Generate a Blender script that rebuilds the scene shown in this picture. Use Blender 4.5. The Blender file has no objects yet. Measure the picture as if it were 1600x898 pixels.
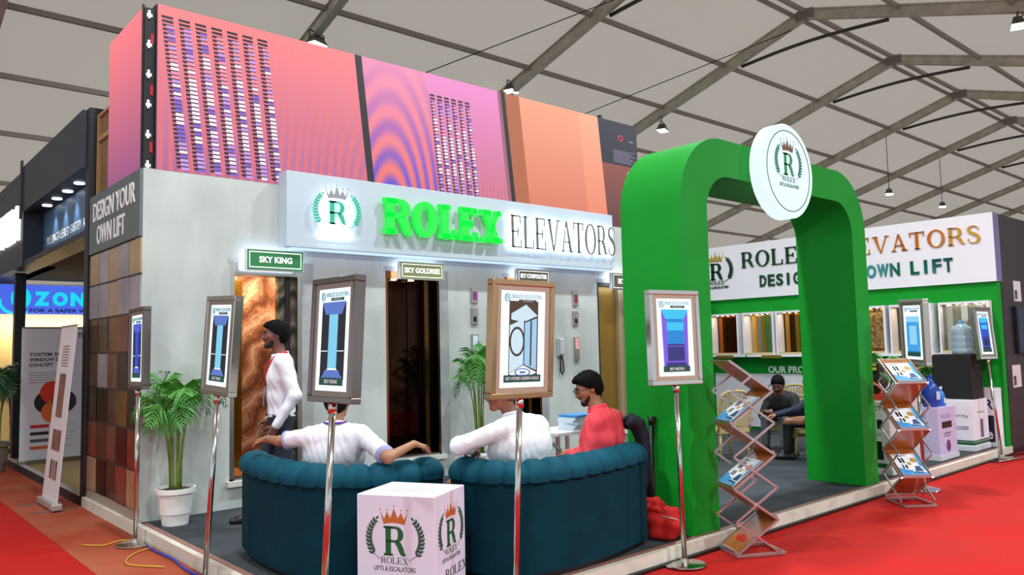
import bpy, bmesh, math, random
import numpy as np
from mathutils import Vector, Matrix

# ------------------------------------------------------------------ camera, world, exposure
scene = bpy.context.scene
COL = scene.collection
FPX, YAW, PITCH, ROLL, CAMH = 1228.4, math.radians(41.326), math.radians(4.3226), math.radians(-1.2945), 1.6


def camera():
    cy, sy, cp, sp = math.cos(YAW), math.sin(YAW), math.cos(PITCH), math.sin(PITCH)
    f = Vector((sy * cp, cy * cp, sp))
    r0 = Vector((cy, -sy, 0))
    u0 = r0.cross(f)
    cr, sr = math.cos(ROLL), math.sin(ROLL)
    r = cr * r0 + sr * u0
    u = -sr * r0 + cr * u0
    cd = bpy.data.cameras.new('camera')
    cd.sensor_fit = 'HORIZONTAL'
    cd.sensor_width = 36
    cd.lens = FPX / 1600 * 36
    cd.clip_end = 300
    o = bpy.data.objects.new('camera', cd)
    m = Matrix.Identity(4)
    for i in range(3):
        m[i][0], m[i][1], m[i][2] = r[i], u[i], -f[i]
    m[2][3] = CAMH
    o.matrix_world = m
    COL.objects.link(o)
    scene.camera = o


camera()
world = bpy.data.worlds.new('hall_daylight')
scene.world = world
world.use_nodes = True
world.node_tree.nodes['Background'].inputs[0].default_value = (0.88, 0.95, 1.0, 1)
world.node_tree.nodes['Background'].inputs[1].default_value = 0.92
scene.view_settings.view_transform = 'Standard'
scene.view_settings.look = 'None'
scene.view_settings.gamma = 1.0
scene.view_settings.use_curve_mapping = False
scene.view_settings.exposure = 0.0
FLOOD_W = 330.0

# ------------------------------------------------------------------ helpers
rnd = random.Random(7)


def hx(h):
    h = h.lstrip('#')
    out = []
    for i in (0, 2, 4):
        c = int(h[i:i + 2], 16) / 255
        out.append(c / 12.92 if c <= .04045 else ((c + .055) / 1.055) ** 2.4)
    return tuple(out) + (1.0,)


MATS = {}


def mat(name, col='888888', rough=.5, metal=0.0, emit=None, es=0.0, bump=0.0, bs=60.0, col2=None, ns=6.0, nd=4.0,
        lo=.35, hi=.65, trans=0.0, sheen=0.0, stretch=None, spec=.5):
    if name in MATS:
        return MATS[name]
    m = bpy.data.materials.new(name)
    m.use_nodes = True
    nt = m.node_tree
    b = nt.nodes['Principled BSDF']
    b.inputs['Base Color'].default_value = hx(col)
    b.inputs['Roughness'].default_value = rough
    b.inputs['Metallic'].default_value = metal
    b.inputs['Specular IOR Level'].default_value = spec
    if trans:
        b.inputs['Transmission Weight'].default_value = trans
    if sheen:
        b.inputs['Sheen Weight'].default_value = sheen
        b.inputs['Sheen Roughness'].default_value = .4
    if emit:
        b.inputs['Emission Color'].default_value = hx(emit)
        b.inputs['Emission Strength'].default_value = es
    tc = None
    if col2 or bump:
        tc = nt.nodes.new('ShaderNodeTexCoord')
        mp = nt.nodes.new('ShaderNodeMapping')
        if stretch:
            mp.inputs['Scale'].default_value = stretch
        nt.links.new(tc.outputs['Object'], mp.inputs['Vector'])
    if col2:
        n = nt.nodes.new('ShaderNodeTexNoise')
        n.inputs['Scale'].default_value = ns
        n.inputs['Detail'].default_value = nd
        nt.links.new(mp.outputs[0], n.inputs['Vector'])
        r = nt.nodes.new('ShaderNodeValToRGB')
        r.color_ramp.elements[0].position = lo
        r.color_ramp.elements[1].position = hi
        r.color_ramp.elements[0].color = hx(col)
        r.color_ramp.elements[1].color = hx(col2)
        nt.links.new(n.outputs['Fac'], r.inputs['Fac'])
        nt.links.new(r.outputs['Color'], b.inputs['Base Color'])
    if bump:
        n = nt.nodes.new('ShaderNodeTexNoise')
        n.inputs['Scale'].default_value = bs
        n.inputs['Detail'].default_value = 3
        nt.links.new(mp.outputs[0], n.inputs['Vector'])
        bp = nt.nodes.new('ShaderNodeBump')
        bp.inputs['Strength'].default_value = bump
        bp.inputs['Distance'].default_value = .02
        nt.links.new(n.outputs['Fac'], bp.inputs['Height'])
        nt.links.new(bp.outputs['Normal'], b.inputs['Normal'])
    MATS[name] = m
    return m


def glow(name, col, s=1.0):
    """a surface that gives off light: screens, backlit panels, lamps"""
    return mat(name, '000000', .6, emit=col, es=s)


class MB:
    def __init__(s):
        s.v, s.f, s.m, s.T = [], [], [], None

    def add(s, vs, fs, mi=0):
        o = len(s.v)
        if s.T is not None:
            vs = [tuple(s.T @ Vector(p)) for p in vs]
        s.v += [tuple(p) for p in vs]
        s.f += [tuple(i + o for i in f) for f in fs]
        s.m += [mi] * len(fs)
        return s

    def box(s, x0, x1, y0, y1, z0, z1, mi=0):
        v = [(x, y, z) for z in (z0, z1) for y in (y0, y1) for x in (x0, x1)]
        return s.add(v, [(0, 2, 3, 1), (4, 5, 7, 6), (0, 1, 5, 4), (2, 6, 7, 3), (0, 4, 6, 2), (1, 3, 7, 5)], mi)

    def bar(s, a, b, w, h=None, mi=0, up=(0, 0, 1)):
        h = h or w
        a, b = Vector(a), Vector(b)
        d = (b - a).normalized()
        u = Vector(up)
        if abs(d.dot(u)) > .97:
            u = Vector((1, 0, 0))
        r = d.cross(u).normalized() * (w / 2)
        u = r.cross(d).normalized() * (h / 2)
        v = [p + sr * r + su * u for p in (a, b) for su in (-1, 1) for sr in (-1, 1)]
        return s.add(v, [(0, 1, 3, 2), (4, 6, 7, 5), (0, 4, 5, 1), (2, 3, 7, 6), (0, 2, 6, 4), (1, 5, 7, 3)], mi)

    def tube(s, pts, r, n=8, mi=0, cap=True):
        pts = [Vector(p) for p in pts]
        rs = r if isinstance(r, (list, tuple)) else [r] * len(pts)
        vs, fs = [], []
        prev = None
        for i, p in enumerate(pts):
            d = (pts[min(i + 1, len(pts) - 1)] - pts[max(i - 1, 0)]).normalized()
            if prev is None:
                u = Vector((0, 0, 1)) if abs(d.z) < .9 else Vector((1, 0, 0))
                a = d.cross(u).normalized()
            else:
                a = (prev - d * prev.dot(d)).normalized()
            prev = a
            b = d.cross(a)
            for k in range(n):
                t = 2 * math.pi * k / n
                vs.append(p + (a * math.cos(t) + b * math.sin(t)) * rs[i])
        for i in range(len(pts) - 1):
            for k in range(n):
                k2 = (k + 1) % n
                fs.append((i * n + k, i * n + k2, (i + 1) * n + k2, (i + 1) * n + k))
        if cap:
            fs.append(tuple(reversed(range(n))))
            fs.append(tuple((len(pts) - 1) * n + k for k in range(n)))
        return s.add(vs, fs, mi)

    def lathe(s, prof, n=24, c=(0, 0, 0), mi=0):
        vs, fs = [], []
        for (r, z) in prof:
            for k in range(n):
                t = 2 * math.pi * k / n
                vs.append((c[0] + r * math.cos(t), c[1] + r * math.sin(t), c[2] + z))
        for i in range(len(prof) - 1):
            for k in range(n):
                k2 = (k + 1) % n
                fs.append((i * n + k, i * n + k2, (i + 1) * n + k2, (i + 1) * n + k))
        fs.append(tuple(reversed(range(n))))
        fs.append(tuple((len(prof) - 1) * n + k for k in range(n)))
        return s.add(vs, fs, mi)

    def ext(s, polys, y0, y1, mi=0):
        """2D polygons in (x, z), extruded from y0 (front) to y1"""
        for P in polys:
            n = len(P)
            ar = sum(P[i][0] * P[(i + 1) % n][1] - P[(i + 1) % n][0] * P[i][1] for i in range(n))
            if ar < 0:
                P = P[::-1]
            vs = [(x, y0, z) for x, z in P] + [(x, y1, z) for x, z in P]
            fs = [tuple(range(n)), tuple(range(2 * n - 1, n - 1, -1))]
            fs += [(i, n + i, n + (i + 1) % n, (i + 1) % n) for i in range(n)]
            s.add(vs, fs, mi)
        return s

    def grid(s, P, mi=0, closed=False):
        """P[i][j] points"""
        n, m = len(P), len(P[0])
        vs = [p for row in P for p in row]
        fs = []
        for i in range(n - 1):
            for j in range(m if closed else m - 1):
                j2 = (j + 1) % m
                fs.append((i * m + j, i * m + j2, (i + 1) * m + j2, (i + 1) * m + j))
        return s.add(vs, fs, mi)

    def build(s, name, mats, parent=None, smooth=False, bevel=0.0, kind=None):
        me = bpy.data.meshes.new(name)
        me.from_pydata(s.v, [], s.f)
        if not isinstance(mats, (list, tuple)):
            mats = [mats]
        for m in mats:
            me.materials.append(m)
        if len(mats) > 1:
            me.polygons.foreach_set('material_index', s.m)
        if smooth:
            me.polygons.foreach_set('use_smooth', [True] * len(me.polygons))
        me.update()
        return place(name, me, parent, bevel, kind)


def place(name, me, parent=None, bevel=0.0, kind=None):
    o = bpy.data.objects.new(name, me)
    COL.objects.link(o)
    if parent is not None:
        o.parent = parent
    if bevel:
        b = o.modifiers.new('bevel', 'BEVEL')
        b.width = bevel
        b.segments = 2
        b.limit_method = 'ANGLE'
    if kind:
        o['kind'] = kind
    return o


def thing(name, label, cat, loc=(0, 0, 0), rz=0.0, group=None, M=None):
    o = bpy.data.objects.new(name, None)
    o.empty_display_size = .1
    COL.objects.link(o)
    if M is not None:
        o.matrix_world = M
    else:
        o.location = loc
        o.rotation_euler = (0, 0, math.radians(rz))
    return tag(o, label, cat, group)


def tag(o, label, cat, group=None):
    o['label'] = label
    o['category'] = cat
    if group:
        o['group'] = group
    return o


def struct(o, label=None):
    o['kind'] = 'structure'
    if label:
        o['label'] = label
    return o


def root(name, loc=(0, 0, 0), rz=0.0):
    o = bpy.data.objects.new(name, None)
    COL.objects.link(o)
    o.location = loc
    o.rotation_euler = (0, 0, math.radians(rz))
    return struct(o)


def dup(src, loc=None, rz=None, label=None, group=None):
    r = src.copy()
    COL.objects.link(r)
    if loc is not None:
        r.location = loc
    if rz is not None:
        r.rotation_euler = (0, 0, math.radians(rz))
    if label:
        r['label'] = label
    if group:
        r['group'] = group
    for ch in list(src.children):
        c = ch.copy()
        COL.objects.link(c)
        c.parent = r
        for g in ch.children:
            d = g.copy()
            COL.objects.link(d)
            d.parent = c
    return r


# ------------------------------------------------------------------ lettering
def rect(x0, x1, z0, z1):
    return [(x0, z0), (x1, z0), (x1, z1), (x0, z1)]


def ring(cx, cz, rx, rz, wx, wz, a0=0, a1=360, n=20):
    out = []
    for i in range(n):
        q = []
        for (k, s) in ((i, 0), (i + 1, 0), (i + 1, 1), (i, 1)):
            a = math.radians(a0 + (a1 - a0) * k / n)
            q.append((cx + (rx - wx * s) * math.cos(a), cz + (rz - wz * s) * math.sin(a)))
        out.append(q)
    return out


def ribbon(pts, ws):
    out, L = [], []
    for i, p in enumerate(pts):
        a, b = pts[max(i - 1, 0)], pts[min(i + 1, len(pts) - 1)]
        dx, dz = b[0] - a[0], b[1] - a[1]
        l = math.hypot(dx, dz) or 1
        nx, nz = -dz / l * ws[i] / 2, dx / l * ws[i] / 2
        L.append(((p[0] + nx, p[1] + nz), (p[0] - nx, p[1] - nz)))
    for i in range(len(pts) - 1):
        out.append([L[i][0], L[i][1], L[i + 1][1], L[i + 1][0]])
    return out


def glyph(c, w=.16, t=.06, s=.07, h=.06):
    """serif capitals, unit height; w stem, t hairline, s serif reach, h serif thickness"""
    P = []

    def stem(x):
        return [rect(x, x + w, 0, 1), rect(x - s, x + w + s, 0, h), rect(x - s, x + w + s, 1 - h, 1)]
    if c == 'E':
        P = stem(s) + [rect(s, .70, 0, t), rect(s, .66, 1 - t, 1), rect(s, .5, .5 - t / 2, .5 + t / 2),
                       rect(.70 - t, .70, 0, .27), rect(.66 - t, .66, .75, 1), rect(.5 - t, .5, .37, .63)]
        return P, .76
    if c == 'L':
        return stem(s) + [rect(s, .68, 0, t), rect(.68 - t, .68, 0, .29)], .74
    if c == 'R':
        xb = s + w + .2
        P = stem(s) + [rect(s, xb, 1 - t, 1), rect(s, xb, .45, .45 + t)]
        P += ring(xb, .725, .13 + w * .75, .275, w, t, -90, 90, 12)
        P += ribbon([(xb + .0, .47), (xb + .12, .38), (xb + .19, .22), (xb + .25, .08), (xb + .36, .03)],
                    [w * .7, w * .95, w, w * .8, h])
        return P, xb + .40
    if c == 'O':
        return ring(.44, .5, .43, .52, w, t, 0, 360, 32), .90
    if c == 'X':
        P = [[(.08, 1), (.08 + w * 1.1, 1), (.82, 0), (.82 - w * 1.1, 0)], [(.70, 1), (.70 + t, 1), (.16 + t, 0), (.16, 0)]]
        P += [rect(.0, .08 + w * 1.1 + s, 1 - h, 1), rect(.82 - w * 1.1 - s, .9, 0, h), rect(.60, .86, 1 - h, 1), rect(.03, .30, 0, h)]
        return P, .92
    if c == 'V':
        P = [[(.07, 1), (.07 + w * 1.1, 1), (.47, 0), (.40, 0)], [(.74, 1), (.74 + t, 1), (.47, 0), (.42, 0)]]
        P += [rect(0, .07 + w * 1.1 + s, 1 - h, 1), rect(.66, .90, 1 - h, 1)]
        return P, .88
    if c == 'A':
        P = [[(.40, 1), (.48, 1), (.80, 0), (.80 - w * 1.1, 0)], [(.40, 1), (.45, 1), (.12 + t, 0), (.12, 0)],
             rect(.22, .65, .30, .30 + t), rect(.02, .28, 0, h), rect(.80 - w * 1.1 - s, .89, 0, h)]
        return P, .90
    if c == 'T':
        x = .37 - w / 2
        P = [rect(x, x + w, 0, 1), rect(x - s, x + w + s, 0, h), rect(0, .74, 1 - t, 1), rect(0, t, .74, 1), rect(.74 - t, .74, .74, 1)]
        return P, .78
    if c == 'S':
        pts = [(.52, .74), (.50, .88), (.40, .955), (.28, .975), (.15, .93), (.08, .82), (.10, .69), (.20, .60), (.34, .52), (.47, .42),
               (.53, .29), (.49, .13), (.39, .045), (.26, .025), (.13, .07), (.06, .16), (.05, .28)]
        ws = [t, t, t, t, w * .7, w * .8, w * .9, w, w * 1.05, w, w * .9, w * .8, t * 1.4, t, t, t, t]
        return ribbon(pts, ws), .60
    return [], .4


def serif(text, height, width=None, gap=.06, **kw):
    """one list of polygons per letter, left-aligned at x=0"""
    out, x = [], 0
    for c in text:
        P, a = glyph(c, **kw)
        out.append([[(px + x, pz) for px, pz in q] for q in P])
        x += a + gap
    x -= gap
    sx = (width / x) if width else height
    return [[[(px * sx, pz * height) for px, pz in q] for q in L] for L in out], x * sx


def shift(P, dx, dz):
    return [[(x + dx, z + dz) for x, z in q] for q in P]


TXT = {}


def sans(text, height, width, x, z, y=0.0, d=.002, bold=0.0, align='C', lines=1):
    """verts/faces of sans-serif capitals; facing -y, lower edge at z"""
    key = (text, bold)
    if key not in TXT:
        cu = bpy.data.curves.new('text', 'FONT')
        cu.body = text
        cu.resolution_u = 3
        cu.offset = bold
        cu.extrude = .5
        o = bpy.data.objects.new('text', cu)
        me = o.to_mesh()
        vs = np.array([v.co[:] for v in me.vertices])
        fs = [tuple(p.vertices) for p in me.polygons]
        o.to_mesh_clear()
        bpy.data.objects.remove(o)
        bpy.data.curves.remove(cu)
        vs[:, :2] -= vs[:, :2].min(0)
        vs[:, :2] /= vs[:, :2].max(0)
        TXT[key] = (vs, fs)
    vs, fs = TXT[key]
    x0 = x - width / 2 if align == 'C' else x
    return [(x0 + a * width, y - d * (c + .5), z + b * height) for a, b, c in vs], fs


def text(name, s, height, width, x, z, m, parent, y=0.0, d=.002, bold=0.0, align='C'):
    mb = MB()
    mb.add(*sans(s, height, width, x, z, y, d, bold, align))
    return mb.build(name, m, parent)


def leafpoly(x, z, a, l, w):
    c, s = math.cos(a), math.sin(a)
    return [(x + c * u * l - s * v * w, z + s * u * l + c * v * w) for u, v in ((0, 0), (.35, -.5), (.7, -.38), (1, 0), (.7, .38), (.35, .5))]


def emblem(parent, cx, cz, k, y, mats, d=.003, word=True, tag_line=True, lift=0.0, crown_y=None):
    """crown, letter, two laurel sprigs and the words under them; k = height of the big letter; mats = crown, letter, laurel, words"""
    cm, lm, wm, tm = mats
    f = lambda P: [[(cx + px * k, cz + pz * k) for px, pz in q] for q in P]
    tips = [(-.55, 1.50), (-.285, 1.48), (-.01, 1.62), (.265, 1.48), (.53, 1.50)]
    val = [(-.40, 1.24), (-.15, 1.27), (.13, 1.27), (.38, 1.24)]
    base = [(-.42, 1.07), (-.22, 1.11), (-.01, 1.12), (.2, 1.11), (.40, 1.07)]
    P = []
    edge = [tips[0], val[0], tips[1], val[1], tips[2], val[2], tips[3], val[3], tips[4]]
    bx = [(-.42 + .82 * i / 8, 1.07 + .05 * math.sin(math.pi * i / 8)) for i in range(9)]
    for i in range(8):
        P.append([bx[i], bx[i + 1], edge[i + 1], edge[i]])
    for tx, tz in tips:
        P.append([(tx + .028 * math.cos(a), tz + .07 + .028 * math.sin(a)) for a in [math.pi / 3 * q for q in range(6)]])
    MB().ext(f(P), y - d, y).build('crown', cm, parent)
    G, w = glyph('R', .21, .085, .075, .075)
    MB().ext(f(shift(G, -w / 2 + .02, 0)), y - d, y).build('letter', lm, parent)
    for sg in (-1, 1):
        P = []
        pts = []
        for i in range(11):
            t = i / 10
            a = math.radians(216 - 80 * t) if sg < 0 else math.radians(-36 + 80 * t)
            pts.append((.02 + 1.03 * math.cos(a), .58 + .92 * math.sin(a)))
        for i in range(1, 11):
            x, z = pts[i]
            x0, z0 = pts[i - 1]
            h = math.atan2(z - z0, x - x0)
            L = .235 - .006 * i
            P.append(leafpoly(x0, z0, h + .70, L, .092))
            P.append(leafpoly(x0, z0, h - .70, L, .092))
        P.append(leafpoly(pts[-1][0], pts[-1][1], h, .16, .08))
        P += ribbon([(sg * .56, -.14)] + pts, [.018] * 12)
        MB().ext(f(P), y - d, y).build('laurel_sprig', wm, parent)
    if word:
        L, w = serif('ROLEX', .22, 1.06, w=.13, t=.05, s=.07, h=.05)
        MB().ext(f(shift([q for l in L for q in l], -.53, -.27)), y - d, y).build('word', tm, parent)
    if tag_line:
        text('tag_line', 'LIFTS & ESCALATORS', .16 * k, 1.6 * k, cx, cz - .52 * k, tm, parent, y=y, d=d)


# ------------------------------------------------------------------ common materials
CHROME = mat('chrome', 'c9c6c2', .12, 1.0)
STEEL = mat('brushed_steel', 'b5b3ae', .3, 1.0)
WHITE = mat('white_board', 'e9e7ee', .45)
WHITEP = mat('white_plastic', 'e6e6e2', .35)
BLACK = mat('black_plastic', '0b0b0d', .45)
DARK = mat('dark_metal', '1b1c20', .45, .4)
GREEN_PAINT = mat('green_paint', '0b8c24', .55, col2='0d9029', ns=3, spec=.18)
LOGO_GREEN = mat('logo_green', '0f5a2d', .5)
LOGO_BROWN = mat('logo_copper', 'b5622b', .4)
LOGO_DARK = mat('logo_dark', '3b3b41', .5)
TEXT_WHITE = mat('white_lettering', 'f2f2f2', .5)
GOLD = mat('gold_mirror', 'd9a64a', .12, 1.0)
PANEL_GLOW = glow('light_panel_white', 'eef7ff', 1.15)

# ================================================================== the hall
CARPET = mat('red_carpet', 'b3120d', .9, col2='a81f16', ns=1.3, nd=6, bump=.25, bs=220, lo=.3, hi=.75, spec=.2)
DUSTY = mat('dusty_red_carpet', 'a4573c', .95, col2='9a3a24', ns=1.1, nd=7, bump=.25, bs=200, lo=.36, hi=.66, spec=.2)
b = MB().box(-14, 62, -12, 30, -.2, -.012)
floor = struct(b.build('floor', mat('grey_hall_floor', '9a9894', .8, col2='8a8884', ns=.6)))
# red aisle carpets
MB().box(-14, 62, -1.4, 3.68, -.012, -.004).build('aisle_carpet', CARPET, floor)
MB().box(-1.2, 2.6, 3.68, 30, -.012, -.004).build('aisle_carpet', CARPET, floor)
# a worn strip of older carpet along the left side of the stand
MB().box(1.58, 2.6, 3.4, 20, -.02, 0.0).build('worn_carpet_strip', DUSTY, floor)
CAN = mat('tent_canvas', 'c4b8ac', .9, col2='b4a79c', ns=.35, nd=5, lo=.3, hi=.7, spec=.1)
def canvas():
    nt = CAN.node_tree
    b = nt.nodes['Principled BSDF']
    tl = nt.nodes.new('ShaderNodeBsdfTranslucent')
    tl.inputs['Color'].default_value = hx('d6c9bc')
    mx = nt.nodes.new('ShaderNodeMixShader')
    mx.inputs[0].default_value = .62
    nt.links.new(b.outputs[0], mx.inputs[1])
    nt.links.new(tl.outputs[0], mx.inputs[2])
    nt.links.new(mx.outputs[0], nt.nodes['Material Output'].inputs['Surface'])


canvas()
ALU = mat('tent_aluminium', 'b9b3a6', .55, 0, col2='a39d91', ns=4)
RY, RZ, RS = 9.2, 9.6, .305
zroof = lambda y: RZ - RS * abs(y - RY)
ceil = root('ceiling')
X0, X1, Y0, Y1 = -12.0, 60.0, -9.8, 28.2
rafters = [-3.2, 2.1, 7.3, 12.7, 17.87, 22.87, 27.87, 32.87, 37.87, 42.87, 47.87, 52.87, 57.87]
# fabric bays between the frames, each with a slight sag
edges = [X0] + rafters + [X1]
for sgn in (-1, 1):
    yend = Y1 if sgn > 0 else Y0
    for a, c in zip(edges[:-1], edges[1:]):
        P = []
        for i in range(7):
            t = i / 6
            x = a + (c - a) * t
            row = []
            for j in range(11):
                y = RY + (yend - RY) * j / 10
                row.append((x, y, zroof(y) + .14 - .07 * math.sin(math.pi * t)))
            P.append(row)
        MB().grid(P).build('canvas_panel', CAN, ceil, smooth=True)
raf_me = None
for x in rafters:
    for sgn in (-1, 1):
        yend = Y1 if sgn > 0 else Y0
        mb = MB()
        mb.bar((x, RY, RZ - .04), (x, yend, zroof(yend) - .04), .11, .26)
        for e in (-.12, .12):
            mb.bar((x, RY, RZ - .04 + e), (x, yend, zroof(yend) - .04 + e), .17, .03)
        mb.build('rafter', ALU, ceil)
    mb = MB()
    mb.box(x - .09, x + .09, RY - .22, RY + .22, RZ - .19, RZ + .05)
    mb.build('ridge_plate', mat('ridge_plate', '75716a', .5), ceil)
    # knee brace tube bowing under the ridge, fixed to both slopes
    pts = []
    for i in range(9):
        t = i / 8
        y = RY + 1.9 - 3.8 * t
        pts.append((x + .12, y, zroof(RY + 1.9) - .2 + .10 * math.sin(math.pi * t) + 0.0))
    MB().tube(pts, .045, 8).build('ridge_brace', mat('brace_tube', '4b443e', .5, .6), ceil, smooth=True)
PURL = mat('purlin_tube', '8f877e', .55, 0)
purl = [RY, 11.5, 13.55, 15.57, 17.6, 19.65, 21.85, 24, 26.2] + [RY - 2.2 * i for i in range(1, 9)]
for y in purl:
    for a, c in zip(edges[:-1], edges[1:]):
        z = zroof(y) + .02
        mb = MB().bar((a + .09, y, z), (c - .09, y, z), .08, .10)
        if y == RY:
            mb.bar((a + .09, y + .25, z - .06), (c - .09, y + .25, z - .06), .08, .08)
        mb.build('purlin', PURL, ceil)
# steel tie cables
for a, c in (((12.7, 10.4, zroof(10.4) - .2), (9.7, 15.2, zroof(15.2) - .1)), ((17.87, 9.6, zroof(9.6) - .2), (12.7, 19.6, zroof(19.6) - .1)),
             ((7.3, 10.2, zroof(10.2) - .2), (7.3, 10.1, zroof(10.1) + .1))):
    MB().tube([a, c], .012, 5).build('tie_cable', DARK, ceil)
struct(MB().box(59.9, 60.2, Y0, Y1, -.1, 9.8).build('wall_far', CAN))
struct(MB().box(X0, X1, Y1, Y1 + .05, -.1, zroof(Y1) + .15).build('wall_side', CAN))

# ---- flood lamps hung from the frames
LAMP_GLASS = glow('flood_lamp_glass', 'f2fff8', 14)
LAMP_BODY = mat('flood_lamp_housing', '5c5a52', .5, .6)


def flood(loc, label, tilt=22, rz=200, w=FLOOD_W):
    t = thing('flood_lamp', label, 'lamp', loc, rz, 'flood lamps hung from the tent frame')
    mb = MB().add([(-.20, -.13, 0), (.20, -.13, 0), (.20, .13, 0), (-.20, .13, 0), (-.13, -.08, .12), (.13, -.08, .12), (.13, .08, .12), (-.13, .08, .12)],
                  [(0, 1, 5, 4), (1, 2, 6, 5), (2, 3, 7, 6), (3, 0, 4, 7), (4, 5, 6, 7), (3, 2, 1, 0)])
    for i in range(6):
        mb.box(-.12 + i * .045, -.11 + i * .045, -.08, .08, .12, .17)
    h = mb.build('housing', LAMP_BODY, t)
    g = MB().box(-.18, .18, -.115, .115, -.012, -.002).build('glass', LAMP_GLASS, t)
    MB().bar((-.21, 0, .04), (-.21, 0, .24), .02).bar((.21, 0, .04), (.21, 0, .24), .02).bar((-.21, 0, .24), (.21, 0, .24), .02).build('bracket', LAMP_BODY, t)
    top = zroof(loc[1]) - loc[2] - .1
    MB().tube([(0, 0, .24), (.03, 0, .24 + (top - .24) * .5), (0, 0, max(top, .3))], .012, 5).build('hanging_cord', BLACK, t)
    ld = bpy.data.lights.new('flood', 'AREA')
    ld.shape = 'RECTANGLE'
    ld.size, ld.size_y = .36, .23
    ld.energy = w
    ld.color = (.88, .97, 1.0)
    lo = bpy.data.objects.new('bulb', ld)
    COL.objects.link(lo)
    lo.parent = t
    lo.location = (0, 0, -.03)
    return t


flood((7.3, 14.08, 7.75), 'flood lamp hanging from the rafter over the pink slotted end of the video wall')
flood((12.7, 14.3, 7.93), 'flood lamp half hidden behind the salmon part of the video wall')
flood((17.87, 13.66, 7.66), 'flood lamp hanging between the video wall and the green arch')
flood((27.87, 11.64, 6.62), 'small distant flood lamp with a cord dangling below it')
flood((32.87, 11.73, 6.7), 'small distant flood lamp above the gold serif lettering')
flood((17.87, 4.756, 7.79), 'flood lamp wired under the beam by the ridge far from the video wall')
for x, y in ((-3.2, 4.75), (2.1, 4.75), (7.3, 4.75), (12.7, 4.75), (2.1, -2), (7.3, -2), (12.7, -2), (-3.2, -2)):  # unseen lamps, added to light the front of the scene
    flood((x, y, zroof(y) - .45), 'unseen flood lamp added over the aisle in front of the stand')

# ================================================================== the stand: platform
PX0, PX1, PY0, PY1, PZ = 2.15, 12.25, 3.68, 9.5, .1
GREYC = mat('grey_carpet', '42474c', .95, col2='383c41', ns=3, nd=6, bump=.3, bs=260, spec=.2)
TRIMW = mat('trim_white', 'd8d2c4', .5, col2='b9b2a4', ns=5, nd=6, lo=.5, hi=.8)
TRIMP = mat('trim_brown_tape', '93655a', .5)
plat = struct(MB().box(PX0 + .05, PX1, PY0 + .05, PY1, 0.0, PZ).build('platform', GREYC))
tr = MB().box(PX0, PX0 + .05, PY0, PY1, 0, PZ + .004)
tr.build('edge_trim', TRIMW, plat)
MB().box(PX0 + .05, PX1, PY0, PY0 + .05, 0, PZ + .004).build('edge_trim', TRIMW, plat)
MB().box(PX0 + .05, PX0 + .10, PY0 + .05, 7.55, PZ, PZ + .006).build('edge_tape', TRIMP, plat)
MB().box(PX0 + .05, PX1, PY0 + .05, PY0 + .10, PZ, PZ + .006).build('edge_tape', TRIMP, plat)
MB().box(PX0 + .6, PX1, PY0 - .035, PY0, 0, .018).build('edge_cable', BLACK, plat)

# ---- elevator wall (faces -Y) with four openings
MARBLE = mat('grey_marble', 'bfc5c1', .5, col2='a7aeab', ns=2.4, nd=9, lo=.40, hi=.72, stretch=(1, 1, .45))
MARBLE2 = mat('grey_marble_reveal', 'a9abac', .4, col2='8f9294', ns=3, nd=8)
WY = 7.65
wall = root('wall_back')
opens = [(3.02, 3.78), (4.81, 5.56), (6.60, 7.21), (8.35, 9.05)]
ZS, ZT = .36, 2.50
xs = [2.2] + [v for o in opens for v in o] + [9.5]
for i in range(0, len(xs), 2):
    MB().box(xs[i], xs[i + 1], WY, WY + .22, PZ, ZT).build('marble_pier', MARBLE, wall)
MB().box(2.2, 9.5, WY, WY + .22, ZT, 3.34).build('marble_header', MARBLE, wall)
for a, c in opens:
    MB().box(a, c, WY, WY + .22, PZ, ZS - .05).build('marble_base', MARBLE, wall)
    MB().box(a - .03, c + .05, WY - .05, WY + .22, ZS - .05, ZS).build('marble_sill', mat('white_sill', 'd9d6cc', .4), wall)
    MB().box(c, c + .13, WY - .006, WY, ZS, ZT + .03).build('marble_reveal', MARBLE2, wall)
    MB().box(a - .02, c + .02, WY - .004, WY, ZT - .0, ZT + .05).build('marble_reveal', MARBLE2, wall)
struct(MB().box(9.28, 9.5, WY + .22, 9.5, PZ, 3.34).build('wall_end', MARBLE))
struct(MB().box(2.2, 12.25, 9.40, 9.5, PZ, 3.3).build('wall_rear', mat('dark_rear_wall', '2a3a2c', .6)))

# ---- left side wall with sample sheets (faces -X)
GREYV = mat('grey_vinyl_sign', '5c6668', .5)
wl = root('wall_left')
MB().box(2.2, 2.42, WY + .22, 9.4, PZ, 3.33).build('wall_core', mat('wall_core', '6b5a48', .6), wl)
MB().box(2.185, 2.2, WY + .0, 9.46, .10, .19).build('wall_base', mat('wall_base_board', '9b8d80', .5), wl)
tilem = [mat('sheet_bronze', '8a5a3c', .22, .75, col2='5f3a26', ns=4), mat('sheet_champagne', 'c8ab88', .35, .5, col2='b39470', ns=4),
         mat('sheet_silver', 'b4aeb4', .35, .5, col2='9a949c', ns=3), mat('sheet_rose', 'a86c58', .25, .75, col2='85503f', ns=4),
         mat('sheet_dark', '4a3328', .2, .9, col2='382620', ns=4), mat('sheet_gold', '9b7444', .25, .9, col2='7c5930', ns=5, bump=.5, bs=90),
         mat('sheet_etched', '84705f', .3, .8, col2='3f3229', ns=60, nd=1, lo=.45, hi=.55)]
pat = ['1212 1', '22122', '06541', '05430', '06254', '45554', '03433', '03410', '01330']
pat = ['12121', '22122', '06533', '02340', '44054', '30343', '14031']
zr = [2.69, 2.35, 1.99, 1.63, 1.27, .92, .55, .19]
yc = [9.46 - i * .362 for i in range(6)]
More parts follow.
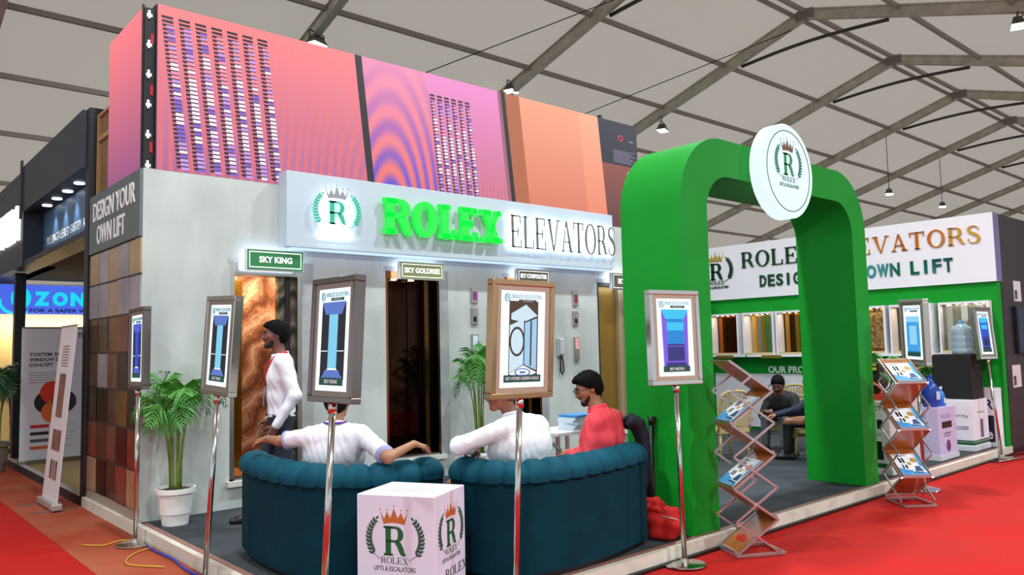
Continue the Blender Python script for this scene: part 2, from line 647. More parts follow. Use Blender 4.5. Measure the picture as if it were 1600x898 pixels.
for r in range(7):
    for c in range(5):
        MB().box(2.183 + .004 * ((r * 3 + c) % 3), 2.2, yc[c + 1] + .004, yc[c] - .004, zr[r + 1] + .012, zr[r] - .006).build(
            'metal_sheet', tilem[int(pat[r][c])], wl)
for z in zr[1:-1]:
    MB().box(2.187, 2.2, 7.65, 9.46, z - .008, z + .012).build('row_strip', mat('row_strip', '2b2220', .5), wl)
MB().box(2.17, 2.2, WY, 9.46, 2.70, 3.33).build('sign_board', GREYV, wl)
sw = root('lettering_on_side_wall')
sw.parent = wl
sw['kind'] = ''
del sw['kind']
sw.location = (2.17, 9.46, 0)
sw.rotation_euler = (0, 0, math.radians(-90))
text('lettering', 'DESIGN YOUR', .205, 1.50, .92, 3.035, TEXT_WHITE, sw, d=.006, bold=.01)
text('lettering', 'OWN LIFT', .205, 1.02, .84, 2.775, TEXT_WHITE, sw, d=.006, bold=.01)

# ================================================================== video wall
def screen_mat(name, top, bot, es=1.0, z0=3.34, z1=4.93, wave=None, wcol=None, wamt=.5):
    m = bpy.data.materials.new(name)
    m.use_nodes = True
    nt = m.node_tree
    bs = nt.nodes['Principled BSDF']
    bs.inputs['Base Color'].default_value = (.01, .01, .01, 1)
    bs.inputs['Roughness'].default_value = .6
    tc = nt.nodes.new('ShaderNodeTexCoord')
    sp = nt.nodes.new('ShaderNodeSeparateXYZ')
    nt.links.new(tc.outputs['Object'], sp.inputs[0])
    mr = nt.nodes.new('ShaderNodeMapRange')
    mr.inputs[1].default_value, mr.inputs[2].default_value = z0, z1
    nt.links.new(sp.outputs['Z'], mr.inputs[0])
    mx = nt.nodes.new('ShaderNodeMix')
    mx.data_type = 'RGBA'
    mx.inputs['A'].default_value = hx(bot)
    mx.inputs['B'].default_value = hx(top)
    nt.links.new(mr.outputs[0], mx.inputs['Factor'])
    out = mx.outputs['Result']
    if wave:
        w = nt.nodes.new('ShaderNodeTexWave')
        w.wave_type = 'RINGS'
        w.rings_direction = 'SPHERICAL'
        w.inputs['Scale'].default_value = wave[0]
        w.inputs['Distortion'].default_value = wave[3]
        w.inputs['Detail'].default_value = 0
        w.inputs['Detail Scale'].default_value = .6
        mp = nt.nodes.new('ShaderNodeMapping')
        mp.inputs['Location'].default_value = (-wave[1] * 1.0, 0, -wave[2] * .35)
        mp.inputs['Scale'].default_value = (1, 0, .35)
        nt.links.new(tc.outputs['Object'], mp.inputs[0])
        nt.links.new(mp.outputs[0], w.inputs['Vector'])
        mu = nt.nodes.new('ShaderNodeMath')
        mu.operation = 'MULTIPLY'
        mu.inputs[1].default_value = wamt
        nt.links.new(w.outputs['Fac'], mu.inputs[0])
        # fade the interference fringes towards the top
        sb = nt.nodes.new('ShaderNodeMath')
        sb.operation = 'SUBTRACT'
        sb.inputs[0].default_value = 1.15
        nt.links.new(mr.outputs[0], sb.inputs[1])
        mu2 = nt.nodes.new('ShaderNodeMath')
        mu2.operation = 'MULTIPLY'
        nt.links.new(mu.outputs[0], mu2.inputs[0])
        nt.links.new(sb.outputs[0], mu2.inputs[1])
        m2 = nt.nodes.new('ShaderNodeMix')
        m2.data_type = 'RGBA'
        m2.inputs['B'].default_value = hx(wcol)
        nt.links.new(mu2.outputs[0], m2.inputs['Factor'])
        nt.links.new(out, m2.inputs['A'])
        out = m2.outputs['Result']
    nt.links.new(out, bs.inputs['Emission Color'])
    bs.inputs['Emission Strength'].default_value = es
    return m


led = thing('video_wall', 'long pink and orange video wall above the marble elevator wall', 'screen')
LZ0, LZ1 = 3.34, 4.94
MB().box(2.30, 9.36, 7.66, 7.95, LZ0, LZ1).build('cabinet', BLACK, led)
U = lambda u, z: u - .11 * (z - LZ1)
SY = 7.648


def band(mb, u0, u1, mi, z0=LZ0, z1=LZ1, y=SY, vert=False):
    a = (lambda u, z: u) if vert else U
    c0, c1, c2, c3 = a(u0, z0), a(u1, z0), a(u1, z1), a(u0, z1)
    mb.add([(max(2.31, c0), y, z0), (min(9.35, c1), y, z0), (min(9.35, c2), y, z1), (max(2.31, c3), y, z1)], [(0, 1, 2, 3)], mi)


sm = [screen_mat('screen_pink', 'ff8286', 'a55f97', 1.0, wave=(3.2, 4.75, 3.1, 2.2), wcol='ff6e4a', wamt=.5),
      glow('screen_dark', '1c0d1c', 1), screen_mat('screen_orange', 'f890b4', 'f0694a', 1.0, wave=(2.6, 4.9, 3.0, 1.5), wcol='5a48c8', wamt=.95),
      screen_mat('screen_magenta', 'f08ad0', 'b0688c', 1.0, wave=(5, 4.7, 3.2, 1.0), wcol='ff7a58', wamt=.5),
      glow('screen_umber', 'b5643f', 1), screen_mat('screen_salmon', 'f9a27d', 'd87458', 1.0), screen_mat('screen_peach', 'fcab86', 'ea8263', 1.0),
      glow('screen_navy', '1a1830', 1), screen_mat('screen_rust', '8d3f36', '5a2c2e', 1, z0=3.4, z1=4.28), glow('screen_plum', '9c5f70', 1)]
mb = MB()
band(mb, 2.0, 4.43, 0)
band(mb, 4.43, 4.52, 1)
band(mb, 4.52, 5.42, 2)
band(mb, 5.42, 6.54, 3)
band(mb, 6.54, 6.60, 9)
band(mb, 6.60, 6.67, 1)
band(mb, 6.67, 6.92, 4)
band(mb, 6.92, 8.06, 5)
band(mb, 8.06, 8.47, 6)
band(mb, 8.47, 9.5, 7, 4.28, LZ1)
band(mb, 8.47, 9.5, 8, LZ0, 4.28)
mb.build('front_screen', sm, led)
sl = [glow('slot_black', '200c22', 1), glow('slot_white', 'f6ecff', 1.05), glow('slot_lilac', 'c7a0f2', 1), glow('slot_pink', 'ff9ab8', 1), glow('slot_violet', '7d62d6', 1)]


def slots(name, u0, ncol, pu, wu, ztop, zbot, nrow, fade):
    mb = MB()
    r = random.Random(3)
    pz = (ztop - zbot) / nrow
    for i in range(nrow):
        z1 = ztop - i * pz
        z0 = z1 - pz * .62
        for c in range(ncol):
            a = u0 + c * pu
            q = lambda p0, p1, za, zb, y, mi: mb.add([(U(p0, za), y, za), (U(p1, za), y, za), (U(p1, zb), y, zb), (U(p0, zb), y, zb)], [(0, 1, 2, 3)], mi)
            q(a, a + wu, z0, z1, SY - .002, 0)
            if i >= 2:
                t = i / nrow
                if t < .2:
                    mi = r.choice((2, 2, 4, 3))
                elif t < .38:
                    mi = r.choice((3, 2, 1, 3))
                elif t < .8:
                    mi = r.choice((1, 1, 1, 2, 1, 4))
                else:
                    mi = r.choice((2, 4, 2, 1))
                f = min(1, .2 + i * .12)
                q(a + wu * (.34 + .02 * c), a + wu * 1.02, z0 - pz * .3 * f, z1 - pz * .25, SY - .003, mi)
    mb.build(name, sl, led)


slots('slot_pattern', 2.33, 7, .158, .108, 4.84, 3.36, 37, 1)
slots('slot_pattern', 5.43, 6, .108, .076, 4.69, 3.48, 30, 1)
# dark end of the screen: small red mark, fine print and round bullets
pr = [glow('screen_red_mark', 'd02438', 1), glow('screen_print', '8f8aa0', 1), glow('screen_bullet', 'c9b3cf', 1)]
mb = MB()
mb.ext(ring(8.97, 4.70, .06, .05, .025, .02, n=10), SY - .003, SY - .001, 0)
mb.ext([rect(9.16, 9.26, 4.665, 4.685)], SY - .003, SY - .001, 1)
for i in range(9):
    mb.ext([rect(8.80, 9.30 - .06 * ((i * 5) % 3), 4.50 - i * .022, 4.508 - i * .022)], SY - .003, SY - .001, 1)
for i, z in enumerate((4.17, 4.06, 3.93, 3.80, 3.63)):
    mb.ext(ring(9.14 + .0 * i, z, .05, .04, .014, .012, n=12) + [rect(9.125, 9.155, z - .02, z + .02)], SY - .003, SY - .001, 2)
mb.build('screen_print', pr, led)
# left return of the screen
MB().box(2.212, 2.30, 7.70, 8.87, LZ0, 4.9).build('side_cabinet', BLACK, led)
mb = MB().box(2.2, 2.211, 7.758, 8.87, LZ0, 4.9)
mb.build('side_screen', screen_mat('screen_side', 'ff8088', '8a4a80', 1.0, z0=3.2, z1=4.9), led)
MB().box(2.20, 2.218, 7.735, 7.757, LZ0, LZ1).build('corner_edge', BLACK, led)
mb = MB()
for i in range(6):
    z = LZ0 + .02 + i * .29
    mb.box(2.225, 2.275, 7.688, 7.70, z, z + .03)
    mb.box(2.235, 2.255, 7.68, 7.70, z - .02, z + .06)
mb.build('corner_bracket', WHITEP, led)
for z_ in (3.5, 4.05, 4.55):
    MB().box(2.262, 2.29, 7.69, 7.70, z_, z_ + .10).build('corner_connector', mat('red_connector', 'a3162a', .4), led)
mb = MB()
for i in range(5):
    z = 3.45 + i * .29
    mb.box(9.36, 9.40, 7.70, 7.76, z, z + .05)
mb.build('corner_bracket', WHITEP, led)
MB().box(8.62, 8.66, 7.72, 7.8, LZ1, LZ1 + .08).build('lifting_lug', BLACK, led)

# ================================================================== main sign
BOARD = mat('sign_board_silver', 'b4c2cb', .45)
ms = thing('fascia_sign', 'pale silver fascia sign with crowned emblem, green and grey backlit capitals', 'sign', (3.52, 7.45, 2.67))
MB().box(0, 4.98, 0, .19, 0, .785).build('board', BOARD, ms, bevel=.004)
NEON = glow('neon_green', '14f048', 1.05)
HALO = glow('sign_backlight', 'c4e0ff', 15)
HALO2 = glow('emblem_backlight', 'dcecff', 17)
GREYL = mat('grey_letter_face', '6e6a62', .4, .3)
L, w = serif('ROLEX', .40, 1.72, gap=.03, w=.27, t=.15, s=.075, h=.15)
for P in L:
    MB().ext(shift(P, 1.11, .215), -.085, -.035).build('letter', NEON, ms)
L, w = serif('ELEVATORS', .415, 1.98, gap=.075, w=.13, t=.045, s=.06, h=.04)
for P in L:
    o = MB().ext(shift(P, 2.985, .185), -.060, -.045).build('letter', GREYL, ms)
    MB().ext(shift(P, 2.985, .185), -.044, -.03).build('backlight', HALO, o)
SGREEN = mat('sign_emblem_green', '2fae8b', .4)
emblem(ms, .545, .26, .25, -.05, (mat('sign_emblem_grey', '8d8f95', .4), SGREEN, SGREEN, WHITE), d=.006, word=False, tag_line=False)
MB().ext(ring(.545, .40, .19, .19, .035, .035, n=24) + [rect(.36, .73, .14, .17)], -.043, -.03).build('emblem_backlight', HALO2, ms)
MB().box(.06, 4.9, .02, .17, -.012, -.002).build('underside_light', glow('underside_led', 'b9d4ff', 1.3), ms)

# ================================================================== elevators
def fancy(name, cols, scale, dist, rough=.25, metal=0.0, rot=(0, 0, 0)):
    m = bpy.data.materials.new(name)
    m.use_nodes = True
    nt = m.node_tree
    bs = nt.nodes['Principled BSDF']
    bs.inputs['Roughness'].default_value = rough
    bs.inputs['Metallic'].default_value = metal
    tc = nt.nodes.new('ShaderNodeTexCoord')
    mp = nt.nodes.new('ShaderNodeMapping')
    mp.inputs['Rotation'].default_value = rot
    nt.links.new(tc.outputs['Object'], mp.inputs[0])
    w = nt.nodes.new('ShaderNodeTexWave')
    w.bands_direction = 'Z'
    w.inputs['Scale'].default_value = scale
    w.inputs['Distortion'].default_value = dist
    w.inputs['Detail'].default_value = 5
    w.inputs['Detail Scale'].default_value = 1.2
    w.inputs['Detail Roughness'].default_value = .65
    nt.links.new(mp.outputs[0], w.inputs['Vector'])
    r = nt.nodes.new('ShaderNodeValToRGB')
    el = r.color_ramp.elements
    el[0].color, el[1].color = hx(cols[0]), hx(cols[-1])
    for i, c in enumerate(cols[1:-1]):
        e = el.new((i + 1) / (len(cols) - 1))
        e.color = hx(c)
    nt.links.new(w.outputs['Fac'], r.inputs['Fac'])
    nt.links.new(r.outputs['Color'], bs.inputs['Base Color'])
    return m


ONYX = fancy('brown_onyx', ['6e4430', 'a06a4c', '8a5840', 'c69a78', 'a87455', 'd9b494'], 1.1, 9, .3, 0, (0, .7, 0))
BRONZE = mat('bronze_mirror', '2e1a10', .05, .95, col2='1a0d09', ns=2, stretch=(3, 3, .5))
BRONZE_FR = mat('bronze_frame', '8a5a3a', .16, 1.0)
GOLDM = mat('satin_gold_panel', '9c7a36', .38, .6)
CABL = glow('cabin_downlight', 'ffd9a0', 9)


def lift(i, label):
    a, c = opens[i]
    t = thing('elevator', label, 'elevator', ((a + c) / 2, WY, ZS))
    w = (c - a) / 2
    H = ZT - ZS
    d = .9
    return t, w, H, d


def jambs(t, w, H, m, fw=.05, dp=.2, hd=.10):
    MB().box(-w, -w + fw, .0, dp, 0, H).build('jamb', m, t)
    MB().box(w - fw, w, .0, dp, 0, H).build('jamb', m, t)
    MB().box(-w + fw, w - fw, .0, dp, H - hd, H).build('header', m, t)
    MB().box(-w, w, 0, dp, -.002, .02).build('threshold', STEEL, t)


t, w, H, d = lift(0, 'open elevator with brown onyx cabin walls and a gold control column')
MB().box(-w, w, d, d + .04, 0, H + .1).build('cabin_wall', ONYX, t)
MB().box(-w - .04, -w, .2, d, 0, H + .1).build('cabin_wall', ONYX, t)
MB().box(w, w + .04, .2, d, 0, H + .1).build('cabin_wall', ONYX, t)
MB().box(-w, w, .2, d, H + .06, H + .1).build('cabin_ceiling', STEEL, t)
MB().box(-w, w, .2, d, -.04, .0).build('cabin_floor', mat('cabin_floor', 'b06a34', .3), t)
jambs(t, w, H, STEEL, .045, .19, .12)
MB().box(w - .22, w - .045, .10, .16, .0, H - .12).build('sliding_door', fancy('onyx_steel', ['3c3430', 'a99a8c', '6a5a4e'], 1.0, 6, .2, .7, (0, .6, 0)), t)
MB().box(w - .14, w - .085, .085, .10, 0, H - .12).build('door_edge', BLACK, t)
o = MB().box(-.02, .09, d - .05, d, 0, H - .1).build('control_column', mat('gold_column', 'a07a2c', .25, .9), t)
MB().box(.0, .07, d - .056, d - .05, H - .68, H - .34).build('display', glow('lift_display', 'fff6e8', 1.3), o)
for x in (-.24, .0, .2):
    MB().lathe([(.04, -.008), (.04, 0)], 14, (x, .55, H + .058)).build('downlight', CABL, t)
MB().box(-w + .03, -w + .05, .2, .3, .0, H - .12).build('gold_strip', GOLD, t)
pl = bpy.data.lights.new('cabin_light', 'AREA')
pl.size = .35
pl.energy = 16
pl.color = (1, .82, .6)
po = bpy.data.objects.new('cabin_light', pl)
COL.objects.link(po)
po.parent = t
po.location = (0, .55, H + .03)


def closed_lift(i, label, dm, fm, ratio=.78):
    t, w, H, d = lift(i, label)
    jambs(t, w, H, fm, .03, .2, .09)
    x0, x1 = -w + .03, w - .03
    n = 4
    for k in range(n):
        a = x0 + (x1 - x0) * k / n
        c = x0 + (x1 - x0) * (k + 1) / n
        MB().box(a + .002, c - .002, .13 + .012 * (k % 2), .17 + .012 * (k % 2), .02, H - .09).build('door_panel', dm, t, bevel=.003)
    MB().box(w - .16, w - .10, .085, .13, .02, H - .09).build('gold_strip', fm, t)
    for x in (-.22, .02):
        MB().lathe([(.035, -.006), (.035, 0)], 12, (x, .07, H - .092)).build('downlight', CABL, t)
    return t


closed_lift(1, 'closed elevator with dark bronze mirror doors, between the standing person and the purple indicator', BRONZE, BRONZE_FR)
closed_lift(2, 'dark bronze elevator partly hidden behind the gold framed poster stand', BRONZE, BRONZE_FR)
t, w, H, d = lift(3, 'elevator with plain satin gold panels beside the green arch')
jambs(t, w, H, DARK, .03, .2, .05)
MB().box(-w + .03, w - .18, .12, .16, .02, H - .05).build('door_panel', GOLDM, t)
MB().box(w - .18, w - .03, .06, .16, .02, H - .05).build('door_panel', mat('beige_panel', 'a89878', .4, .3), t)


def door_sign(x0, x1, z0, z1, s, label, face, dy=.13):
    t = thing('door_sign', label, 'sign', ((x0 + x1) / 2, WY - dy, z0), 0, 'lit name signs over the elevators')
    w, h = (x1 - x0) / 2, z1 - z0
    MB().box(-w, w, .0, .05, 0, h).build('box', mat('sign_edge', 'dfe6ea', .4), t, bevel=.003)
    MB().box(-w + .008, w - .008, -.003, 0, .008, h - .008).build('face', face, t)
    f = MB()
    for r_ in (rect(-w + .028, w - .028, .026, .036), rect(-w + .028, w - .028, h - .036, h - .026), rect(-w + .028, -w + .036, .026, h - .026), rect(w - .036, w - .028, .026, h - .026)):
        f.ext([r_], -.006, -.003)
    f.build('border', glow('sign_white_print', 'ffffff', 1.3), t)
    text('lettering', s, h * .30, w * 1.15 if len(s) < 10 else w * 1.6, 0, h * .36, glow('sign_white_print', 'ffffff', 1.3), t, y=-.004, d=.004, bold=.03)
    MB().box(-w + .02, w - .02, .051, .056, .02, h - .02).build('backlight', glow('door_sign_backlight', 'd6e6ff', 8), t)
    MB().box(-.05, .05, .056, dy, h * .4, h * .6).build('wall_mount', DARK, t)
    return t


FG = mat('sign_face_green', '1d6b3a', .3, emit='1d6b3a', es=.35)
FO = mat('sign_face_olive', '6e7a4a', .3, emit='6e7a4a', es=.3)
FW = mat('sign_face_dark', '4b4a40', .3, emit='4b4a40', es=.3)
door_sign(3.13, 3.74, 2.42, 2.635, 'SKY KING', 'green name sign lit from behind over the onyx elevator', FG)
door_sign(4.92, 5.54, 2.40, 2.605, 'SKY GOLDRISE', 'olive name sign lit from behind over the bronze elevator', FO)
door_sign(6.70, 7.29, 2.42, 2.61, 'SKY COMPOLSTER', 'brown name sign peeking over the gold framed poster stand', FW)
door_sign(8.53, 9.13, 2.39, 2.64, 'SKY MAX', 'grey name sign over the satin gold elevator, cut by the arch', FW)

# ---- call panels and wall phone
def wall_box(name, label, cat, x, z0, z1, w, fn, group=None):
    t = thing(name, label, cat, (x, WY, z0), 0, group)
    MB().box(-w / 2, w / 2, -.025, 0, 0, z1 - z0).build('plate', STEEL, t, bevel=.004)
    fn(t, w, z1 - z0)
    return t


def ind(col, s=.9):
    def f(t, w, h):
        MB().box(-w * .28, w * .32, -.028, -.025, h * .2, h * .75).build('display', glow('indicator_' + col, col, s), t)
    return f


def btn(t, w, h):
    MB().box(-w * .2, w * .2, -.032, -.025, h * .15, h * .45).build('button', DARK, t)
    MB().box(-w * .2, w * .2, -.03, -.025, h * .55, h * .85).build('window', mat('panel_window', '8f8f8a', .3), t)


def tall(col):
    def f(t, w, h):
        MB().box(-w * .38, w * .38, -.028, -.025, h * .5, h * .95).build('display', glow('tall_' + col, col, .9), t)
        mb = MB()
        for i in range(3):
            mb.lathe([(.014, 0), (.014, .006)], 10, (0, 0, 0))
        MB().box(-.014, .014, -.031, -.025, h * .12, h * .2).box(-.014, .014, -.031, -.025, h * .28, h * .36).build('button', STEEL, t)
    return f


wall_box('floor_indicator', 'steel floor indicator with a purple display between the bronze elevators', 'indicator', 6.087, 2.15, 2.345, .10, ind('8a2a8c'))
wall_box('call_panel', 'steel call button plate under the purple indicator', 'panel', 6.083, 1.89, 2.10, .10, btn)
wall_box('car_panel', 'tall pale blue lit car panel beside the small palm', 'panel', 6.085, 1.38, 1.77, .10, tall('cfe4f4'))
wall_box('floor_indicator', 'steel floor indicator with a red display near the wall phone', 'indicator', 7.885, 2.15, 2.36, .10, ind('8c1c2a'))
wall_box('call_panel', 'steel call button plate under the red indicator', 'panel', 7.878, 1.88, 2.08, .10, btn)
wall_box('car_panel', 'tall car panel with a pink lamp right of the wall phone', 'panel', 7.885, 1.385, 1.72, .09, tall('e8a8a8'))
t = thing('wall_phone', 'grey wall phone with a black coiled cord', 'phone', (7.56, WY, 1.46))
MB().box(-.06, .05, -.035, 0, 0, .25).build('base', mat('phone_grey', 'a8aaa8', .4), t, bevel=.008)
MB().box(-.035, .035, -.075, -.03, .02, .24).build('handset', mat('phone_grey2', 'bcbebc', .4), t, bevel=.015)
MB().tube([(.02, -.03, .0), (.04, -.03, -.1), (.045, -.03, -.2), (.02, -.03, -.25), (-.015, -.03, -.2), (-.01, -.03, -.08), (0, -.03, .01)], .011, 6).build('cord', BLACK, t, smooth=True)

# ================================================================== arch
def arch_path(x0, x1, zt, r, n=26):
    pts = [(x0, PZ + .004)] + [(x0, PZ + (zt - r - PZ) * i / 4) for i in range(1, 4)]
    pts += [(x0 + r - r * math.cos(math.pi / 2 * i / n), zt - r + r * math.sin(math.pi / 2 * i / n)) for i in range(n + 1)]
    pts += [(x1 - r + r * math.sin(math.pi / 2 * i / n), zt - r + r * math.cos(math.pi / 2 * i / n)) for i in range(n + 1)]
    pts += [(x1, PZ + (zt - r - PZ) * i / 4) for i in range(3, 0, -1)] + [(x1, PZ + .004)]
    return pts


A = arch_path(5.13, 8.36, 3.33, .60)
B = arch_path(5.485, 8.06, 3.01, .32)
mb = MB()
AY0, AY1 = 3.77, 4.40
n = len(A)
vs = [(x, AY0, z) for x, z in A] + [(x, AY0, z) for x, z in B] + [(x, AY1, z) for x, z in A] + [(x, AY1, z) for x, z in B]
fs = []
for i in range(n - 1):
    fs += [(i, n + i, n + i + 1, i + 1), (2 * n + i, 2 * n + i + 1, 3 * n + i + 1, 3 * n + i),
           (i, i + 1, 2 * n + i + 1, 2 * n + i), (n + i, 3 * n + i, 3 * n + i + 1, n + i + 1)]
fs += [(0, 2 * n, 3 * n, n), (n - 1, 2 * n - 1, 4 * n - 1, 3 * n - 1)]
arch = mb.add(vs, fs).build('entrance_arch', GREEN_PAINT)
tag(arch, 'tall green entrance arch with rounded corners at the platform edge', 'arch')
rs = thing('round_sign', 'round white glowing emblem sign on top of the green arch', 'sign', (6.575, 3.765, 3.14))
mb = MB()
mb.T = Matrix.Rotation(math.radians(90), 4, 'X')
mb.lathe([(.425, 0), (.435, .01), (.435, .13), (.425, .14)], 48)
mb.build('drum', glow('round_sign_glow', 'eafcff', 1.0), rs, smooth=False)
MB().ext(ring(0, 0, .375, .375, .008, .008, n=48), -.143, -.140).build('rim_line', LOGO_GREEN, rs)
TEAL = mat('emblem_teal', '1f7a74', .5)
emblem(rs, -.005, -.045, .207, -.1405, (mat('emblem_brown', '6b4a2c', .5), mat('emblem_green', '178a4e', .5), TEAL, TEAL), d=.003)

# ================================================================== right wall (faces -X)
RX = 12.1
wr = struct(MB().box(RX, RX + .15, PY0 + .01, 9.4, PZ, 2.35).build('wall_right', GREEN_PAINT))
DKW = mat('charcoal_wall', '25242a', .55, col2='2c2b31', ns=2)
struct(MB().box(RX + .15, 22, PY0, PY0 + .12, 0, 3.30).build('wall_front', DKW))
MB().box(RX + .15, 22, PY0 - .001, PY0, 0, .06).build('wall_foot', BLACK, bpy.data.objects['wall_front'])
sg = thing('wall_sign', 'long white wall sign with green and gold serif capitals on the green wall', 'sign', (RX, 8.36, 2.35), -90)
MB().box(0, 4.69, -.06, .15, 0, .95).build('board', WHITE, sg)
MB().box(4.69, 4.695, -.06, .15, 0, .95).build('end_cap', mat('violet_edge', '6f6a9a', .4), sg)
GDK = mat('green_acrylic', '0d3d24', .18)
X_ = lambda y: 8.36 - y
L, w = serif('ROLEX', .27, 1.36, gap=.10, w=.16, t=.055, s=.06, h=.045)
for P in L:
    MB().ext(shift(P, X_(7.60), .53), -.085, -.06).build('letter', GDK, sg)
L, w = serif('ELEVATORS', .25, 2.20, gap=.10, w=.16, t=.055, s=.06, h=.045)
for P in L:
    MB().ext(shift(P, X_(6.03), .545), -.085, -.06).build('letter', GOLD, sg)
GMIR = mat('green_mirror', '0f5a50', .1, .6)
for s_, xa, xb, mm in (('DESIGN', 7.28, 6.35, GDK), ('YOUR', 6.20, 5.60, GDK), ('OWN', 5.45, 4.92, GMIR), ('LIFT', 4.80, 4.19, GMIR)):
    wd = (xa - xb) / len(s_)
    for i, ch in enumerate(s_):
        text('letter', ch, .20, wd * (.80 if ch not in 'IW' else (.28 if ch == 'I' else .95)), X_(xa) + wd * (i + .5), .175, mm, sg, y=-.06, d=.02, bold=.03)
emblem(sg, X_(8.13), .36, .30, -.06, (mat('emblem_gold', 'd8b95a', .3, .6), GDK, GDK, GDK), d=.012)
our = thing('product_panel', 'white product poster under the shelf headed by white capitals', 'poster', (RX - .02, 8.36, .12), -90)
MB().box(.1, 4.4, -.012, -.001, .03, .93).build('sheet', mat('poster_white', 'cfd0d6', .4), our)
text('lettering', 'OUR PRODUCTS', .115, 1.15, X_(7.21) + .575, .945, TEXT_WHITE, our, d=.004, bold=.02)
BL = mat('poster_blue', '27407e', .5)
MB().ext(ring(X_(7.08), .62, .17, .17, .014, .014, n=28) + [rect(X_(7.21), X_(6.95), .57, .68)], -.016, -.012).build('round_mark', BL, our)
text('print', 'GMV', .10, .3, X_(6.55), .62, mat('poster_red', 'a8322e', .5), our, y=-.012)
MB().ext([rect(X_(6.75), X_(6.35), .55 - i * .05, .565 - i * .05) for i in range(5)], -.016, -.012).build('fine_print', LOGO_DARK, our)
text('print', 'C', .12, .12, X_(7.12), .22, mat('poster_violet', '4a3aa0', .5), our, y=-.012, bold=.03)
text('print', 'ELEVATOR COMPONENTS', .06, .9, X_(6.5), .25, LOGO_DARK, our, y=-.012)

# ---- shelves with cabin models
sh = thing('wall_shelf', 'long white shelf on the green wall carrying lift cabin models', 'shelf', (RX, 8.28, 1.34), -90)
for xa, xb in ((0, .78), (.82, 1.86), (1.9, 2.9), (2.94, 4.44)):
    MB().box(xa, xb, -.26, 0, 0, .04).build('board', WHITE, sh)
for i, x in enumerate((.4, 1.3, 2.4, 3.6)):
    MB().box(x - .2, x + .16, -.265, -.26, -.02, .03).build('name_plate', mat('plate_gold', '8f7a2c', .4, .5), sh)
cab_in = [[mat('cab_copper', '5a2c10', .15, .9), mat('cab_copper2', 'a8642a', .12, 1.0)], [mat('cab_silver', 'b8b4a4', .15, .9), GOLD],
          [mat('cab_brown', '4f2f14', .15, .9), mat('cab_gold', 'b58a3a', .14, 1.0)], [mat('cab_wood', '6a4a26', .3), GOLD],
          [mat('cab_grey', '8a8478', .25, .6), mat('cab_mirror', 'd8d4c4', .05, 1.0)], [mat('cab_wood2', '4c3a26', .3), GOLD], [mat('cab_green', '0f7d1f', .3), STEEL]]
cabs = [(8.20, 7.62, 0, 'copper mirror lined'), (7.53, 6.95, 1, 'silver and green lined'), (6.91, 6.33, 2, 'brown and gold lined'), (6.28, 5.72, 5, 'dark wood lined'),
        (5.68, 5.12, 3, 'carved gold wood lined'), (5.06, 4.48, 5, 'dark timber lined'), (4.42, 3.77, 4, 'pale mirror lined')]
for i, (ya, yb, k, ds) in enumerate(cabs):
    w = ya - yb
    extra = ['at the far end of the shelf', 'second along the shelf', 'behind the arch post', 'hidden behind the arch post', 'right of the arch post', 'behind the grey poster stand', 'behind the water jug'][i]
    t = thing('cabin_model', ds + ' open lift cabin model ' + extra, 'model', (RX, ya, 1.381), -90, 'lift cabin models on the shelf')
    H, D = .71, (.24 if i < 6 else .13)
    a, c = cab_in[k]
    MB().box(0, .025, -D, 0, 0, H).build('side_panel', WHITE, t)
    MB().box(w - .03, w, -D, 0, 0, H).build('side_panel', WHITE, t)
    MB().box(.025, w - .03, -D, 0, H - .03, H).build('top_panel', WHITE, t)
    MB().box(.025, w - .03, -D, 0, 0, .03).build('base_panel', mat('cab_base', 'c9b78a', .4), t)
    MB().box(.025, w - .03, -.02, 0, .03, H - .03).build('back_panel', a, t)
    if k == 1:
        MB().box(w * .48, w * .66, -.03, -.02, .03, H - .03).build('strip', mat('cab_green_strip', '2f6a2c', .3), t)
    for f in (.12, .42, .72):
        MB().box(w * f, w * (f + .13), -.045, -.02, .03, H - .03).build('mirror_strip', c, t)
    if k in (3, 5):
        P = [rect(w * .45, w * .82, .08, .62)]
        MB().ext(P, -.05, -.045).build('carved_panel', mat('carving', 'a4834c', .4, .3, col2='5c4420', ns=18), t)
    for f in (.18, .36, .54, .72, .88):
        MB().lathe([(.013, -.006), (.013, 0)], 8, (w * f, -D * .55, H - .032)).build('downlight', glow('model_downlight', 'ffe9c0', 10), t)
    ld = bpy.data.lights.new('model_light', 'AREA')
    ld.shape = 'RECTANGLE'
    ld.size, ld.size_y, ld.energy, ld.color = w * .8, .1, .8, (1, .85, .62)
    lo = bpy.data.objects.new('model_light', ld)
    COL.objects.link(lo)
    lo.parent = t
    lo.location = (w / 2, -D * .55, H - .045)

# ================================================================== poster stands
def P_(m, polys, name, parent, y=-.001, d=.0015):
    if len(polys) <= 5:
        for q in polys:
            MB().ext([q], y - d, y).build(name, m, parent)
        return
    return MB().ext(polys, y - d, y).build(name, m, parent)


def art_cabin(p, dk='141a26', lt='7fd0ee', top='5a78c8'):
    K, Lt, Tp = glow('art_' + dk, dk, 1), glow('art_' + lt, lt, 1), glow('art_' + top, top, 1)
    P_(K, [[(-.125, .125), (-.045, .19), (-.045, .50), (-.125, .555)], [(.125, .125), (.125, .555), (.045, .50), (.045, .19)]], 'picture', p)
    P_(Lt, [rect(-.048, .048, .19, .50), rect(-.001, .001, .19, .5)], 'picture', p)
    P_(Tp, [[(-.125, .56), (.125, .56), (.085, .49), (-.085, .49)], [(-.12, .118), (.12, .118), (.07, .18), (-.07, .18)]], 'picture', p, -.0015)
    P_(glow('art_white', 'dff4ff', 1), [rect(-.12, -.05, .283, .288), rect(.05, .12, .283, .288)], 'picture', p, -.002)


